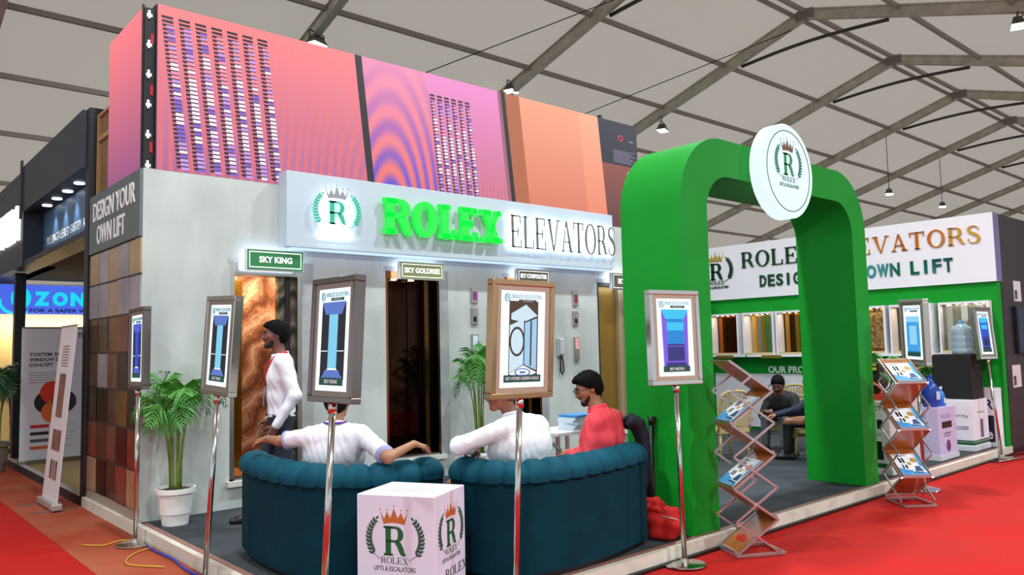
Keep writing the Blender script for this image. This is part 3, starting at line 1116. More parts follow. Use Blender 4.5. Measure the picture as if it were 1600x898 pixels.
def art_hydro(p):
    P_(glow('art_brown', '4a3626', 1), [rect(-.105, .115, .12, .575)], 'picture', p)
    P_(glow('art_pale', 'cfe6f4', 1), [[(-.10, .15), (.005, .20), (.005, .47), (-.10, .43)], [(-.09, .50), (.02, .555), (.11, .49), (.0, .45), (-.09, .465)]], 'picture', p, -.002)
    P_(glow('art_sky', '9fcdec', 1), [[(.01, .20), (.105, .165), (.105, .475), (.01, .445)]], 'picture', p, -.002)
    P_(glow('art_line', '3a2a22', 1), [rect(.005, .012, .2, .46), rect(.055, .066, .19, .46)] + ring(-.045, .335, .058, .088, .012, .014, n=24), 'picture', p, -.003)
    P_(glow('art_floor', 'eef6fb', 1), [[(-.105, .145), (.0, .115), (.11, .15), (.005, .195)]], 'picture', p, -.003)
    P_(glow('art_navy', '3a44a8', 1), ring(.0, .153, .06, .024, .008, .005, n=20) + [rect(-.02, .02, .148, .158)], 'picture', p, -.004)


def art_metro(p, a='0a86d8', b2='2a2a78', c='7a5ae0'):
    P_(glow('art_violet' + c, c, 1), [[(-.115, .12), (-.075, .17), (-.075, .49), (-.125, .55)], [(.115, .12), (.125, .55), (.085, .49), (.08, .17)]], 'picture', p)
    P_(glow('art_blue' + a, a, 1), [rect(-.078, .082, .30, .49)], 'picture', p, -.0015)
    P_(glow('art_cyan', '34c4f4', 1), [rect(-.078, .082, .40, .46), [(-.13, .555), (.13, .555), (.085, .485), (-.085, .485)]], 'picture', p, -.002)
    P_(glow('art_indigo' + b2, b2, 1), [rect(-.078, .082, .17, .30), [(-.12, .115), (.12, .115), (.08, .17), (-.08, .17)]], 'picture', p, -.0025)
    P_(glow('art_violet' + c, c, 1), [rect(-.078, .082, .165, .175), rect(-.078, .082, .28, .286)], 'picture', p, -.003)


def art_bag(p, cols=('8fd4f4', '3f9fe0', '1d6f9c')):
    A, B2, C2 = [glow('art_' + c, c, 1) for c in cols]
    P_(A, [[(-.13, .13), (.13, .13), (.125, .52), (-.125, .52)]], 'picture', p)
    P_(B2, [[(-.11, .46), (.11, .46), (.075, .42), (-.075, .42)], [(-.12, .16), (-.07, .22), (-.07, .42), (-.12, .46)], [(.12, .16), (.12, .46), (.07, .42), (.07, .22)],
            [(-.12, .15), (.12, .15), (.07, .22), (-.07, .22)]], 'picture', p, -.002)
    P_(C2, [rect(-.12, .12, .10, .15)], 'picture', p, -.003)


def stand(x, y, yaw, tx, ty, zb, label, art, caption, framem=CHROME, W=.47, H=.70, matm=None):
    up = Vector((tx, ty, 1)).normalized()
    r = Vector((math.cos(math.radians(yaw)), math.sin(math.radians(yaw)), 0))
    r = (r - up * r.dot(up)).normalized()
    q = up.cross(r)
    M = Matrix.Identity(4)
    for i in range(3):
        M[i][0], M[i][1], M[i][2] = r[i], q[i], up[i]
    M[0][3], M[1][3] = x, y
    t = thing('poster_stand', label, 'poster stand', M=M, group='lit poster stands around the platform')
    MB().lathe([(.15, .002), (.155, .008), (.15, .014), (.03, .022), (.026, .05), (.02, .055)], 32).build('base', CHROME, t, smooth=False)
    MB().tube([(0, .0, .03), (0, 0, zb + .05)], .0185, 14).build('pole', CHROME, t, smooth=True)
    MB().tube([(0, 0, zb - .06), (0, 0, zb)], .026, 14).build('collar', CHROME, t, smooth=True)
    fr = MB()
    w, b = W / 2, .034
    for x0, x1, z0, z1 in ((-w, w, 0, b), (-w, w, H - b, H), (-w, -w + b, b, H - b), (w - b, w, b, H - b)):
        fr.box(x0, x1, -.032, .032, zb + z0, zb + z1)
    fr.build('frame', framem, t, bevel=.004)
    mm = matm or mat('frame_mount', '8f857c', .35, .6)
    iw = w - b
    fr = MB()
    for x0, x1, z0, z1 in ((-iw, iw, b, b + .03), (-iw, iw, H - b - .03, H - b), (-iw, -iw + .03, b + .03, H - b - .03), (iw - .03, iw, b + .03, H - b - .03)):
        fr.box(x0, x1, -.024, .02, zb + z0, zb + z1)
    fr.build('mount', mm, t)
    MB().box(-iw, iw, .02, .028, zb + b, zb + H - b).build('back_plate', STEEL, t)
    e = MB().box(-iw + .03, iw - .03, -.016, .01, zb + b + .03, zb + H - b - .03).build('light_panel', PANEL_GLOW, t)
    # print on the light panel, in a frame whose origin is its lower middle
    pc = bpy.data.objects.new('poster_print', None)
    pc.empty_display_size = .05
    COL.objects.link(pc)
    pc.parent = t
    pc.location = (0, -.0165, zb)
    art(pc)
    PT = glow('poster_green', '0d4a42', 1)
    if caption is not None:
        cw = .125 if len(caption) < 12 else .14
        P_(PT, [rect(-cw, cw, .095, .138)], 'caption_bar', pc, -.0035)
        if caption:
            text('caption', caption, .021, cw * (1.1 if len(caption) < 12 else 1.8), 0, .106, glow('poster_white', 'ffffff', 1.1), pc, y=-.005, d=.001, bold=.03)
    PG = glow('poster_teal', '5f9aa4', 1)
    k = .032
    MB().ext(shift(ring(0, 0, .022, .026, .005, .005, n=16) + shift([[(a * .03, c * .03) for a, c in q] for q in glyph('R')[0]], -.012, -.014), -.12, .575 + .018), -.003, -.001).build('emblem', PG, pc)
    L, _ = serif('ROLEX', .024, .085)
    L2, _ = serif('ELEVATORS', .024, .135, w=.1)
    MB().ext(shift([q for l in L for q in l], -.085, .59) + shift([q for l in L2 for q in l], .008, .59), -.003, -.001).build('heading', PG, pc)
    P_(PT, [rect(-.035, .10, .567, .584)], 'pill', pc)
    text('pill_text', 'OUR PRODUCT', .009, .09, .032, .571, glow('poster_white', 'ffffff', 1.1), pc, y=-.003, d=.0006)
    return t


COPPER_FR = mat('copper_chrome', 'b8946e', .15, 1.0)
DKCHROME = mat('dark_chrome', '7d7470', .16, 1.0)
stand(2.059, 7.254, -91.4, .009, .009, 1.312, 'slim looking lit poster stand beside the wall of metal sample sheets', lambda p: art_cabin(p, '16204a', '2a48d8', '4a5ad0'), '', DKCHROME)
stand(2.052, 5.631, -87, .049, -.045, 1.312, 'lit poster stand with a dark cabin picture in front of the potted palm', art_cabin, 'SKY KING', CHROME)
stand(2.075, 3.977, -87.7, .055, -.005, 1.316, 'lit cabin poster stand in front of the person with arms spread', art_cabin, 'SKY KING', DKCHROME)
stand(3.117, 3.587, -3.3, .014, -.052, 1.299, 'copper framed lit poster stand showing a lift with a round mirror', art_hydro, 'SKY HYDRO QUEEN GOLD', COPPER_FR, matm=mat('mount_beige', 'a89684', .4))
stand(4.745, 3.575, -12.6, .01, .02, 1.295, 'lit poster stand with a blue and violet cabin before the green arch', art_metro, 'SKY METRO', CHROME, matm=mat('mount_beige', 'a89684', .4))
stand(8.798, 3.492, -128.8, -.033, -.011, 1.31, 'lit poster stand with a pale blue cabin behind the brochure rack', art_bag, '', mat('satin_alu', 'bdbcb8', .35, .9))
stand(11.686, 3.643, -6, .017, .078, 1.299, 'tilted lit poster stand with a deep blue picture at the end of the platform', lambda p: art_metro(p, '1a4fc0', '17205a', '3a5ad8'), '', CHROME)

# ================================================================== sofas
VELVET = mat('teal_velvet', '072c38', .8, col2='083643', ns=5, nd=5, bump=.12, bs=18, lo=.3, hi=.75, spec=.08)
VELVET2 = mat('teal_velvet_tufts', '0a4152', .7, col2='0c4b5d', ns=6, bump=.1, bs=20, spec=.12)


def catmull(pts, n=12):
    out = []
    P = [Vector(p) for p in pts]
    P = [2 * P[0] - P[1]] + P + [2 * P[-1] - P[-2]]
    for i in range(1, len(P) - 2):
        for k in range(n):
            t = k / n
            out.append(.5 * ((2 * P[i]) + (P[i + 1] - P[i - 1]) * t + (2 * P[i - 1] - 5 * P[i] + 4 * P[i + 1] - P[i + 2]) * t * t + (3 * P[i] - P[i - 1] - 3 * P[i + 1] + P[i + 2]) * t ** 3))
    out.append(P[-2])
    return out


def resample(pts, n):
    d = [0]
    for a, c in zip(pts, pts[1:]):
        d.append(d[-1] + (c - a).length)
    out, j = [], 0
    for i in range(n + 1):
        s = d[-1] * i / n
        while j < len(d) - 2 and d[j + 1] < s:
            j += 1
        t = (s - d[j]) / max(1e-9, d[j + 1] - d[j])
        out.append(pts[j].lerp(pts[j + 1], min(1, t)))
    return out


def sofa(pts, label, ntuft, ctr):
    c = resample(catmull([(x - ctr[0], y - ctr[1]) for x, y in pts]), ntuft * 8)
    nrm = []
    for i in range(len(c)):
        d = (c[min(i + 1, len(c) - 1)] - c[max(i - 1, 0)]).normalized()
        nrm.append(Vector((-d.y, d.x)))
    t = thing('curved_sofa', label, 'sofa', (ctr[0], ctr[1], PZ), 0, 'curved velvet sofas')

    def strip(name, prof, m, i0=0, i1=None, smooth=False, cap=True, inset=None):
        i1 = len(c) - 1 if i1 is None else i1
        P = []
        for i in range(i0, i1 + 1):
            row = []
            for (o, z) in prof:
                q = c[i] + nrm[i] * o
                row.append((q.x, q.y, z))
            P.append(row)
        mb = MB().grid(P, closed=True)
        mb.f += [tuple(range(len(prof)))[::-1], tuple((i1 - i0) * len(prof) + k for k in range(len(prof)))]
        mb.m += [0, 0]
        return mb.build(name, m, t, smooth=smooth)
    strip('plinth', [(.03, .0), (.62, .0), (.62, .06), (.03, .06)], BLACK)
    strip('back', [(0, .045), (.0, .64), (.02, .655), (.14, .655), (.16, .64), (.16, .045)], VELVET)
    strip('seat', [(.161, .06), (.161, .36), (.19, .40), (.58, .41), (.64, .38), (.65, .33), (.65, .06)], VELVET)
    for k in range(ntuft):
        P = []
        for i in range(9):
            s = i / 8
            puff = (1 - abs(2 * s - 1) ** 3.2)
            q, nn = c[k * 8 + i], nrm[k * 8 + i]
            row = []
            m = 13
            for j in range(m):
                a = math.pi * (1.12 - 1.24 * j / (m - 1)) 
                rx, rz = .105 + .02 * puff, .075 + .03 * puff
                o = .085 + rx * math.cos(a)
                z = .66 + max(-.035, rz * math.sin(a)) 
                w = q + nn * o
                row.append((w.x, w.y, z))
            # channel running down the inner face to the seat
            for zz in (.58, .48, .40):
                w = q + nn * (.175 + .03 * puff)
                row.append((w.x, w.y, zz))
            P.append(row)
        mb = MB().grid(P)
        mb.build('tuft', VELVET2, t, smooth=True)
    return t


sofa([(2.44, 5.93), (2.365, 5.55), (2.36, 5.02), (2.50, 4.63), (2.80, 4.45), (3.22, 4.42)], 'curved teal velvet sofa seating the person with outstretched arms', 12, (2.9, 5.2))
sofa([(3.255, 4.38), (3.25, 4.07), (3.42, 3.83), (3.80, 3.745), (4.30, 3.79), (4.72, 3.885)], 'curved teal velvet sofa seating the persons in white and coral', 12, (3.9, 4.1))

# ================================================================== printed cube pedestal
def pedestal(name, label, x, y, rz, sx, sy, h, z=PZ, m=None):
    t = thing(name, label, 'pedestal', (x, y, z), rz)
    MB().box(0, sx, 0, sy, .0, h).build('body', m or mat('cube_white', 'd6d2e4', .4), t, bevel=.004)
    return t


cz = .75
A_, B_, C_ = Vector((2.429, 4.204)), Vector((2.671, 3.756)), Vector((3.063, 3.975))
ang = math.degrees(math.atan2(B_.y - A_.y, B_.x - A_.x))
t = pedestal('cube_pedestal', 'white cube pedestal printed with crowned emblems between the two sofas', A_.x, A_.y, ang, .508, .43, cz - PZ)
CUBE = (LOGO_BROWN, LOGO_GREEN, mat('laurel_green', '1f4a38', .5), LOGO_DARK)
emblem(t, .25, .305, .168, 0, CUBE, d=.0015)
o2 = bpy.data.objects.new('side_print', None)
COL.objects.link(o2)
o2.parent = t
o2.location = (.508, 0, 0)
o2.rotation_euler = (0, 0, math.radians(90))
emblem(o2, .225, .33, .155, 0, CUBE, d=.0015)
L, w = serif('ROLEX', .055, .30)
MB().ext(shift([q for l in L for q in l], .14, .15), -.0015, 0).build('word', LOGO_DARK, o2)

# ================================================================== brochure racks
RACK = mat('rack_alu', 'b9aeb0', .35, .8)
TRAY = mat('tray_acrylic', 'b5713a', .25, col2='9c5a2a', ns=3)


def rack(ox, oy, wv, dv, ztop, dz, n, startL, label, where):
    wv, dv = Vector(wv), Vector(dv)
    W, D = .30, .345
    ex = wv.normalized()
    ey = Vector((-ex.y, ex.x))
    sgn = 1 if dv.dot(ey) > 0 else -1
    M = Matrix.Identity(4)
    M[0][0], M[1][0], M[0][1], M[1][1] = ex.x, ex.y, ey.x, ey.y
    M[0][3], M[1][3] = ox, oy
    t = thing('brochure_rack', label, 'rack', M=M, group='folding brochure racks')
    yl = lambda L: (-D / 2 if L else D / 2) * sgn
    nodes = [(yl(startL ^ (i % 2 == 1)), max(.02, ztop - dz * i)) for i in range(n + 1)]
    w = W / 2
    for i in range(n):
        (ya, za), (yb, zb) = nodes[i], nodes[i + 1]
        tr = MB()
        tr.bar((0, ya, za), (0, yb, zb), W - .03, .008, up=(0, .3, 1))
        o = tr.build('tray', TRAY, t)
        MB().bar((-w + .015, yb, zb + .012), (w - .015, yb, zb + .012), .012, .03).build('lip', RACK, o)
        for s in (-w, w):
            MB().bar((s, ya, za), (s, yb, zb), .014, .018).build('side_rail', RACK, t)
        for s in (-w - .012, w + .012):
            fr = MB()
            if i == 0:
                fr.bar((s, (ya + yb) / 2, (za + zb) / 2), (s, ya, zb), .010, .016)
            else:
                fr.bar((s, yb, za), (s, ya, zb), .010, .016)
            fr.build('scissor_bar', RACK, t)
        fr = MB()
        fr.tube([(-w - .01, ya, za), (w + .01, ya, za)], .006, 6)
        fr.build('pivot_rod', RACK, t)
    (ya, za) = nodes[-1]
    fr = MB()
    for s in (-w, w):
        fr.bar((s, ya, .012), (s, -ya * 1.25, .012), .016, .02)
    fr.bar((-w, -ya * 1.25, .012), (w, -ya * 1.25, .012), .016, .02)
    fr.bar((-w, ya, .012), (w, ya, .012), .016, .02)
    fr.build('base_frame', RACK, t)
    # brochures on the trays that slope towards the low end
    k = 0
    names = ['top', 'middle', 'bottom']
    for i in range(n):
        (ya, za), (yb, zb) = nodes[i], nodes[i + 1]
        if abs(yb - yl(True)) > 1e-6:
            continue
        a, c = Vector((0, ya, za)), Vector((0, yb, zb))
        d = (a - c).normalized()
        nn = Vector((1, 0, 0)).cross(d) 
        if nn.z < 0:
            nn = -nn
        ux = d.cross(nn)
        B = Matrix.Identity(4)
        for q in range(3):
            B[q][0], B[q][1], B[q][2] = ux[q], -nn[q], d[q]
        p0 = c + nn * (.012 if not (where == 'side' and i > 4) else .005) + d * .02
        for q in range(3):
            B[q][3] = p0[q]
        if where == 'side' and i > 4:
            # bare tray with a red fan printed on it
            fan = MB()
            for q in range(8):
                a0, a1 = math.radians(20 + 18 * q), math.radians(33 + 18 * q)
                fan.ext([[(.02 * math.cos(a0), .08 + .02 * math.sin(a0)), (.09 * math.cos(a0), .08 + .09 * math.sin(a0)), (.09 * math.cos(a1), .08 + .09 * math.sin(a1)), (.02 * math.cos(a1), .08 + .02 * math.sin(a1))]], -.002, -.001)
            o = fan.build('fan_print', mat('fan_red', 'c8281c', .4), t)
            o.matrix_local = B
            continue
        g = thing('brochure', 'product brochure with blue corners on the %s tray of the rack %s' % (names[min(k, 2)], 'in the arch opening' if where == 'side' else 'right of the arch'), 'brochure', M=M @ B, group='brochures in the racks')
        k += 1
        hw, hh = .125, .30
        MB().box(-hw, hw, -.004, 0, 0, hh).build('sheet', mat('brochure_paper', 'e8eef2', .35), g)
        MB().ext([[(-hw, 0), (hw, 0), (hw, .03), (0, .05), (-hw, .11)], [(hw, .03), (hw, .30), (hw - .02, .3), (hw - .035, .15)]], -.005, -.004).build('swoosh', mat('brochure_blue', '4a9ad8', .35), g)
        MB().ext([rect(-.08, -.06, .17, .24), rect(-.05, -.03, .17, .24), rect(-.05, -.03, .09, .14), rect(-.08, -.065, .09, .14)], -.0055, -.004).build('picture', BLACK, g)
        MB().ext([[(.06 + .032 * math.cos(a_), .205 + .035 * math.sin(a_)) for a_ in [math.pi / 5 * z for z in range(10)]], rect(-.015, .02, .14, .175)], -.0055, -.004).build('picture', mat('brochure_ochre', 'b8903a', .4), g)
        MB().ext([[(.02, .05), (.10, .05), (.08, .12), (.04, .12)]], -.0055, -.004).build('picture', mat('brochure_navy', '2c4a7a', .4), g)
        MB().ext([rect(-.10, -.02, .265, .272), rect(.0, .09, .025, .04), rect(-.06, .0, .06, .065)], -.0055, -.004).build('print', LOGO_DARK, g)
    return t


rack(5.39, 3.455, (-.161, -.276), (.28, -.189), 1.46, .24, 6, True, 'folding zigzag brochure rack seen edge on in the arch opening', 'side')
rack(8.03, 3.335, (.207, -.18), (.29, .244), 1.39, .224, 6, False, 'folding brochure rack facing out to the right of the arch', 'front')

# ================================================================== plants
LEAF = mat('palm_leaf', '2f7a22', .45, col2='4f9a30', ns=3)
STEM = mat('palm_stem', '7d8a3c', .5, col2='5c7a30', ns=8)


def palm(name, label, loc, h, nst, spread, pot, potm, seed, fl=.62, leafm=LEAF, lim=(-99, 99, -99, 99)):
    r = random.Random(seed)
    t = thing(name, label, 'plant', loc)
    pr, ph = pot
    MB().lathe([(pr * .72, 0), (pr * .78, ph * .3), (pr * .86, ph * .31), (pr * .95, ph * .86), (pr * 1.12, ph * .87), (pr * 1.12, ph), (pr * 1.0, ph), (pr * .98, ph * .92)], 28).build('pot', potm, t, smooth=False)
    MB().lathe([(pr * .97, ph * .88), (pr * .97, ph * .93)], 20).build('soil', mat('soil', '2c2018', .95), t)
    for i in range(nst):
        a = 2 * math.pi * i / nst + r.uniform(-.4, .4)
        lean = r.uniform(.25, 1.0) * spread
        top = h * r.uniform(.72, 1.0)
        bx, by = math.cos(a) * pr * .3, math.sin(a) * pr * .3
        pts = []
        N = 14
        for k in range(N + 1):
            s = k / N
            rr = lean * s ** 2.2
            z = ph * .9 + (top - ph * .9) * (math.sin(s * 1.9) / math.sin(1.57) if s < .83 else (math.sin(.83 * 1.9) - (s - .83) * 1.5))
            px, py = bx + math.cos(a) * rr, by + math.sin(a) * rr
            pts.append(Vector((min(max(px, lim[0] - loc[0]), lim[1] - loc[0]), min(max(py, lim[2] - loc[1]), lim[3] - loc[1] - .02), z)))
        MB().tube(pts[:11], [.011 - .0007 * k for k in range(11)], 6).build('stem', STEM, t, smooth=True)
        mb = MB()
        mb.tube(pts[7:], [.005, .004, .004, .003, .003, .002, .002, .0015][:len(pts[7:])], 5)
        for k in range(7 * 3, N * 3):
            f = k / 3
            i0 = int(f)
            p = pts[i0].lerp(pts[min(i0 + 1, N)], f - i0)
            d = (pts[min(i0 + 1, N)] - pts[i0]).normalized()
            sd = d.cross(Vector((0, 0, 1)))
            if sd.length < .05:
                sd = Vector((-math.sin(a), math.cos(a), 0))
            sd.normalize()
            u = sd.cross(d)
            fl_ = fl * .42 * math.sin(math.pi * (.18 + .78 * (f - 7) / (N - 7)))
            for s in (-1, 1):
                v = (sd * s * .82 + d * .65 + u * r.uniform(-.05, .25)).normalized()
                m1 = p + v * fl_ * .55
                tip = p + v * fl_ + Vector((0, 0, -fl_ * .32))
                wv = d * .011
                mb.add([p - wv * .4, p + wv * .4, m1 + wv, tip, m1 - wv], [(0, 1, 2, 4), (4, 2, 3)])
        mb.v = [(min(max(x, lim[0] - loc[0]), lim[1] - loc[0]), min(max(y, lim[2] - loc[1]), lim[3] - loc[1]), z) for x, y, z in mb.v]
        mb.build('frond', leafm, t)
    return t


palm('potted_palm', 'areca palm in a white ribbed pot against the marble wall', (2.42, 7.36, PZ), 1.30, 13, .55, (.155, .32), WHITEP, 5, lim=(2.10, 3.4, 6.6, 7.62))
palm('potted_palm', 'small palm behind the seated persons with only its fronds showing', (5.78, 7.2, PZ), 1.55, 9, .34, (.14, .3), WHITEP, 9)
palm('potted_plant', 'dark leafy plant in a grey pot outside the neighbouring stand', (1.90, 13.3, 0), 1.5, 12, .45, (.17, .42), mat('grey_pot', '6e625c', .5), 11, .9, mat('dark_leaf', '1c4a26', .4), lim=(1.2, 2.12, 12.7, 14.1))

# ================================================================== things on the right of the platform
LILAC = mat('pedestal_lilac', 'c4bde0', .4)
GREYP = mat('pedestal_grey', 'c9c9cc', .4)


def ped(x, y, sx, sy, h, label, m, prints):
    t = thing('display_pedestal', label, 'pedestal', (x, y, PZ), 0, 'printed pedestals right of the arch')
    MB().box(0, sx, 0, sy, 0, h).build('body', m, t, bevel=.004)
    MB().box(-.012, sx + .012, -.012, sy + .012, 0, .06).build('foot', mat('pedestal_foot', 'd8d6dc', .4), t)
    s = bpy.data.objects.new('side_print', None)
    COL.objects.link(s)
    s.parent = t
    s.location = (0, sy, 0)
    s.rotation_euler = (0, 0, math.radians(-90))
    prints(t, s)
    return t


def print1(f, s):
    text('print', 'PRODUCT', .05, .30, .27, .70, LOGO_DARK, s, d=.001, bold=.02)
    MB().ext([rect(.05, .45, .03 + .04, .12)], -.0015, 0).build('green_band', LOGO_GREEN, s)
    MB().ext([[(.30, .16), (.42, .16), (.40, .36), (.33, .36)], rect(.36, .42, .50, .60)], -.0015, 0).build('picture', BLACK, s)
    text('print', 'ELECTRIC', .03, .24, .28, .42, LOGO_DARK, s, d=.001)
    MB().ext([rect(.28, .62, .12, .42)], -.0015, 0).build('photo', mat('photo_mixed', '8a6a72', .4, col2='3a5a6a', ns=14), f)
    MB().ext([rect(.02, .66, .66, .70)], -.0015, 0).build('stripe', mat('soft_grey', 'a9a6b0', .5), f)


def print2(f, s):
    for p, w in ((f, .5), (s, .45)):
        text('print', 'ROLEX', .05, w * .6, w * .5, .50, mat('soft_violet', '7a6a9a', .5), p, d=.001)
        MB().ext([rect(w * .2, w * .82, .38, .46)], -.0015, 0).build('black_strip', BLACK, p)
        MB().ext([rect(w * .3, w * .75, .31, .322), rect(w * .3, w * .7, .28, .29)], -.0015, 0).build('fine_print', LOGO_DARK, p)
        MB().ext([[(w * .55 + .07 * math.cos(a) * (1 if p is f else .8), .16 + .075 * math.sin(a)) for a in [math.pi / 6 * z for z in range(12)]]], -.0015, 0).build(
            'machine_picture', mat('picture_red', '9a3a4a', .4, col2='3a2a8a', ns=12) if p is f else mat('picture_blue', '2a3aa8', .4), p)


def print3(f, s):
    MB().ext([rect(0, .56, .075, .11), rect(0, .56, .115, .135)], -.0015, 0).build('green_band', LOGO_GREEN, f)
    MB().ext([rect(0, .5, .075, .11), rect(0, .5, .115, .135)], -.0015, 0).build('green_band', LOGO_GREEN, s)
    text('print', 'Priority', .06, .30, .30, .42, mat('print_green', '1c5a44', .5), s, d=.001)
    text('print', 'TECHNOLOGIES', .05, .34, .27, .27, mat('print_navy', '2a3a6a', .5), s, d=.001, bold=.02)
    MB().ext(ring(.14, .58, .05, .05, .012, .012, n=16), -.0015, 0).build('round_mark', mat('print_green', '1c5a44', .5), s)
    text('print', 'Priority', .04, .26, .30, .47, mat('print_green', '1c5a44', .5), f, d=.001)
    MB().ext([rect(.26, .36, .16, .40)], -.0015, 0).build('picture', mat('picture_violet', '7a4a5a', .4, col2='4a3a9a', ns=10), f)


ped1 = ped(8.90, 3.86, .80, .50, .80, 'grey white pedestal behind the front facing brochure rack', GREYP, print1)
ped2 = ped(10.29, 3.875, .56, .50, .64, 'lilac pedestal with small machine pictures carrying the blue bottle', LILAC, print2)
ped3 = ped(11.42, 3.87, .56, .50, .665, 'white pedestal with a green band under the black cabinet', WHITE, print3)
# more boards beyond, leaning on the wall
t = thing('leaning_board', 'white board with blue letters leaning on the green wall end', 'board', (12.05, 3.84, PZ), -90)
MB().box(-.14, .12, 0, .02, .0, .80).build('panel', WHITE, t)
text('print', 'R', .14, .1, -.03, .50, mat('print_navy', '2a3a6a', .5), t, d=.001, bold=.03)
MB().ext([rect(-.13, .02, .06, .42)], -.0015, 0).build('dark_block', mat('block_navy', '16163a', .5), t)
text('print', 'e', .10, .09, -.05, .10, TEXT_WHITE, t, y=-.0015, d=.001, bold=.02)
# black cabinet and water jug
t = thing('black_cabinet', 'matt black cabinet standing on the white banded pedestal', 'cabinet', (11.50, 3.88, .767))
MB().box(0, .42, .0, .48, 0, .60).build('body', mat('black_fabric', '08080b', .7, bump=.2, bs=200), t, bevel=.01)
MB().box(-.006, 0, .03, .45, .04, .56).build('grille', mat('grille', '0c0d11', .8, bump=.4, bs=300), t)
MB().box(.10, .32, -.012, 0, .42, .46).build('handle', BLACK, t)
GLASSB = mat('water_plastic', 'bcd6e6', .12, trans=.55)
t = thing('water_jug', 'large clear ribbed water jug on top of the black cabinet', 'water jug', (11.68, 4.03, 1.369))
mb = MB().lathe([(.125, 0), (.135, .02), (.135, .06), (.128, .075), (.135, .09), (.135, .15), (.128, .165), (.135, .18), (.135, .24), (.128, .255), (.135, .27), (.135, .33), (.11, .37), (.05, .40), (.035, .41)], 28)
mb.build('body', GLASSB, t, smooth=True)
MB().lathe([(.034, .41), (.034, .44), (.03, .45)], 16).build('cap', mat('cap_blue', '5aa0d8', .4), t)
# bottle and flywheel on the lilac pedestal
t = thing('cleaner_jug', 'blue plastic jug with a white label on the lilac pedestal', 'bottle', (10.44, 4.01, PZ + .641))
BLUEP = mat('blue_plastic', '123f9c', .25)
MB().lathe([(.085, 0), (.095, .015), (.095, .22), (.085, .26), (.05, .31), (.032, .33), (.032, .36)], 24).build('body', BLUEP, t, smooth=True)
MB().lathe([(.036, .36), (.036, .39)], 16).build('cap', BLUEP, t)
MB().box(-.05, .05, -.0985, -.092, .09, .19).build('label', mat('label_pale', 'c4d8ec', .4), t)
t = thing('spray_bottle', 'small bright blue bottle beside the blue jug', 'bottle', (10.62, 3.95, PZ + .641))
MB().lathe([(.04, 0), (.045, .01), (.045, .13), (.03, .17), (.015, .19), (.015, .21)], 18).build('body', mat('bright_blue', '2a7ad8', .2), t, smooth=True)
MB().lathe([(.018, .21), (.018, .24)], 12).build('cap', WHITEP, t)
MB().box(-.03, .03, -.047, -.044, .04, .10).build('label', WHITEP, t)
t = thing('motor_drum', 'black round motor drum on the lilac pedestal', 'motor', (10.42, 4.27, PZ + .641))
mb = MB()
mb.T = Matrix.Translation((0, 0, .15)) @ Matrix.Rotation(math.radians(90), 4, 'Y')
mb.lathe([(.08, -.06), (.13, -.05), (.13, .05), (.08, .06)], 28)
mb.build('drum', BLACK, t)
MB().box(-.08, .08, -.08, .08, 0, .03).build('foot', DARK, t)
# machines on the grey pedestal
t = thing('traction_machine', 'red and black hoist machine with wires on the grey white pedestal', 'machine', (9.22, 4.12, PZ + .801))
MB().box(-.22, .22, -.2, .2, 0, .07).build('base', mat('machine_red', 'b32a1c', .4), t, bevel=.008)
mb = MB()
mb.T = Matrix.Translation((0, 0, .19)) @ Matrix.Rotation(math.radians(90), 4, 'Y')
mb.lathe([(.06, -.15), (.12, -.14), (.12, -.05), (.09, -.04), (.09, .1), (.05, .11)], 24)
mb.build('motor', BLACK, t)
MB().box(-.12, .12, -.08, .08, .31, .42).build('control_box', DARK, t, bevel=.006)
MB().box(-.125, -.12, -.06, .06, .34, .37).box(-.125, -.12, -.06, .02, .39, .41).build('warning_strip', mat('warning_yellow', 'd0c81c', .4), t)
for i, cm in enumerate(('e88a7a', 'd8482a', '2a2a2a')):
    pts = [(-.2 + .02 * i, -.12 + .25 * math.cos(q) * .5, .10 + .05 * i + .09 * math.sin(q * 1.5 + i)) for q in [k * .5 for k in range(8)]]
    MB().tube(pts, .008, 6).build('wire', mat('wire_' + cm, cm, .4), t, smooth=True)
palm('potted_palm', 'bushy green plant between the grey and lilac pedestals', (9.98, 4.55, PZ), 1.28, 11, .42, (.13, .3), BLACK, 21, .7)
palm('potted_palm', 'green plant against the green wall behind the white banded pedestal', (11.80, 4.66, PZ), 1.15, 9, .25, (.12, .3), BLACK, 23, .7, lim=(11.3, 12.06, 4.42, 5.2))

# dark outer wall: posters and screen
for (x0, x1, z0, z1, lb) in ((12.74, 13.05, 2.09, 2.38, 'white sheet with a small picture taped above the wall screen'), (12.45, 12.80, .88, 1.19, 'white sheet with a dark picture taped below the wall screen')):
    t = thing('paper_sheet', lb, 'poster', (x0, PY0, z0))
    MB().box(0, x1 - x0, -.003, 0, 0, z1 - z0).build('paper', mat('paper_white', 'd5d2d8', .6), t)
    MB().box(.03, .14, -.004, -.003, .03, .16).build('picture', mat('paper_picture', '55525c', .5, col2='2a282e', ns=20), t)
t = thing('wall_screen', 'flat black television on the charcoal wall', 'television', (12.62, PY0, 1.35))
MB().box(0, 1.1, -.06, 0, 0, .66).build('body', BLACK, t, bevel=.005)
MB().box(.03, 1.07, -.062, -.06, .03, .63).build('display', glow('tv_blue', '1c3350', .8), t)
# cables at the platform end
for i, (lb, pts) in enumerate((('black cable lying over the far end of the platform edge', [(11.2, 3.62), (11.6, 3.5), (12.1, 3.6), (12.6, 3.5), (13.2, 3.58)]), ('grey cable trailing towards the charcoal wall', [(11.3, 3.56), (11.9, 3.44), (12.4, 3.5), (12.9, 3.42)]))):
    tag(MB().tube([(x, y, .012) for x, y in pts], .01, 6).build('floor_cable', BLACK if i == 0 else STEEL, smooth=True), lb, 'cable')
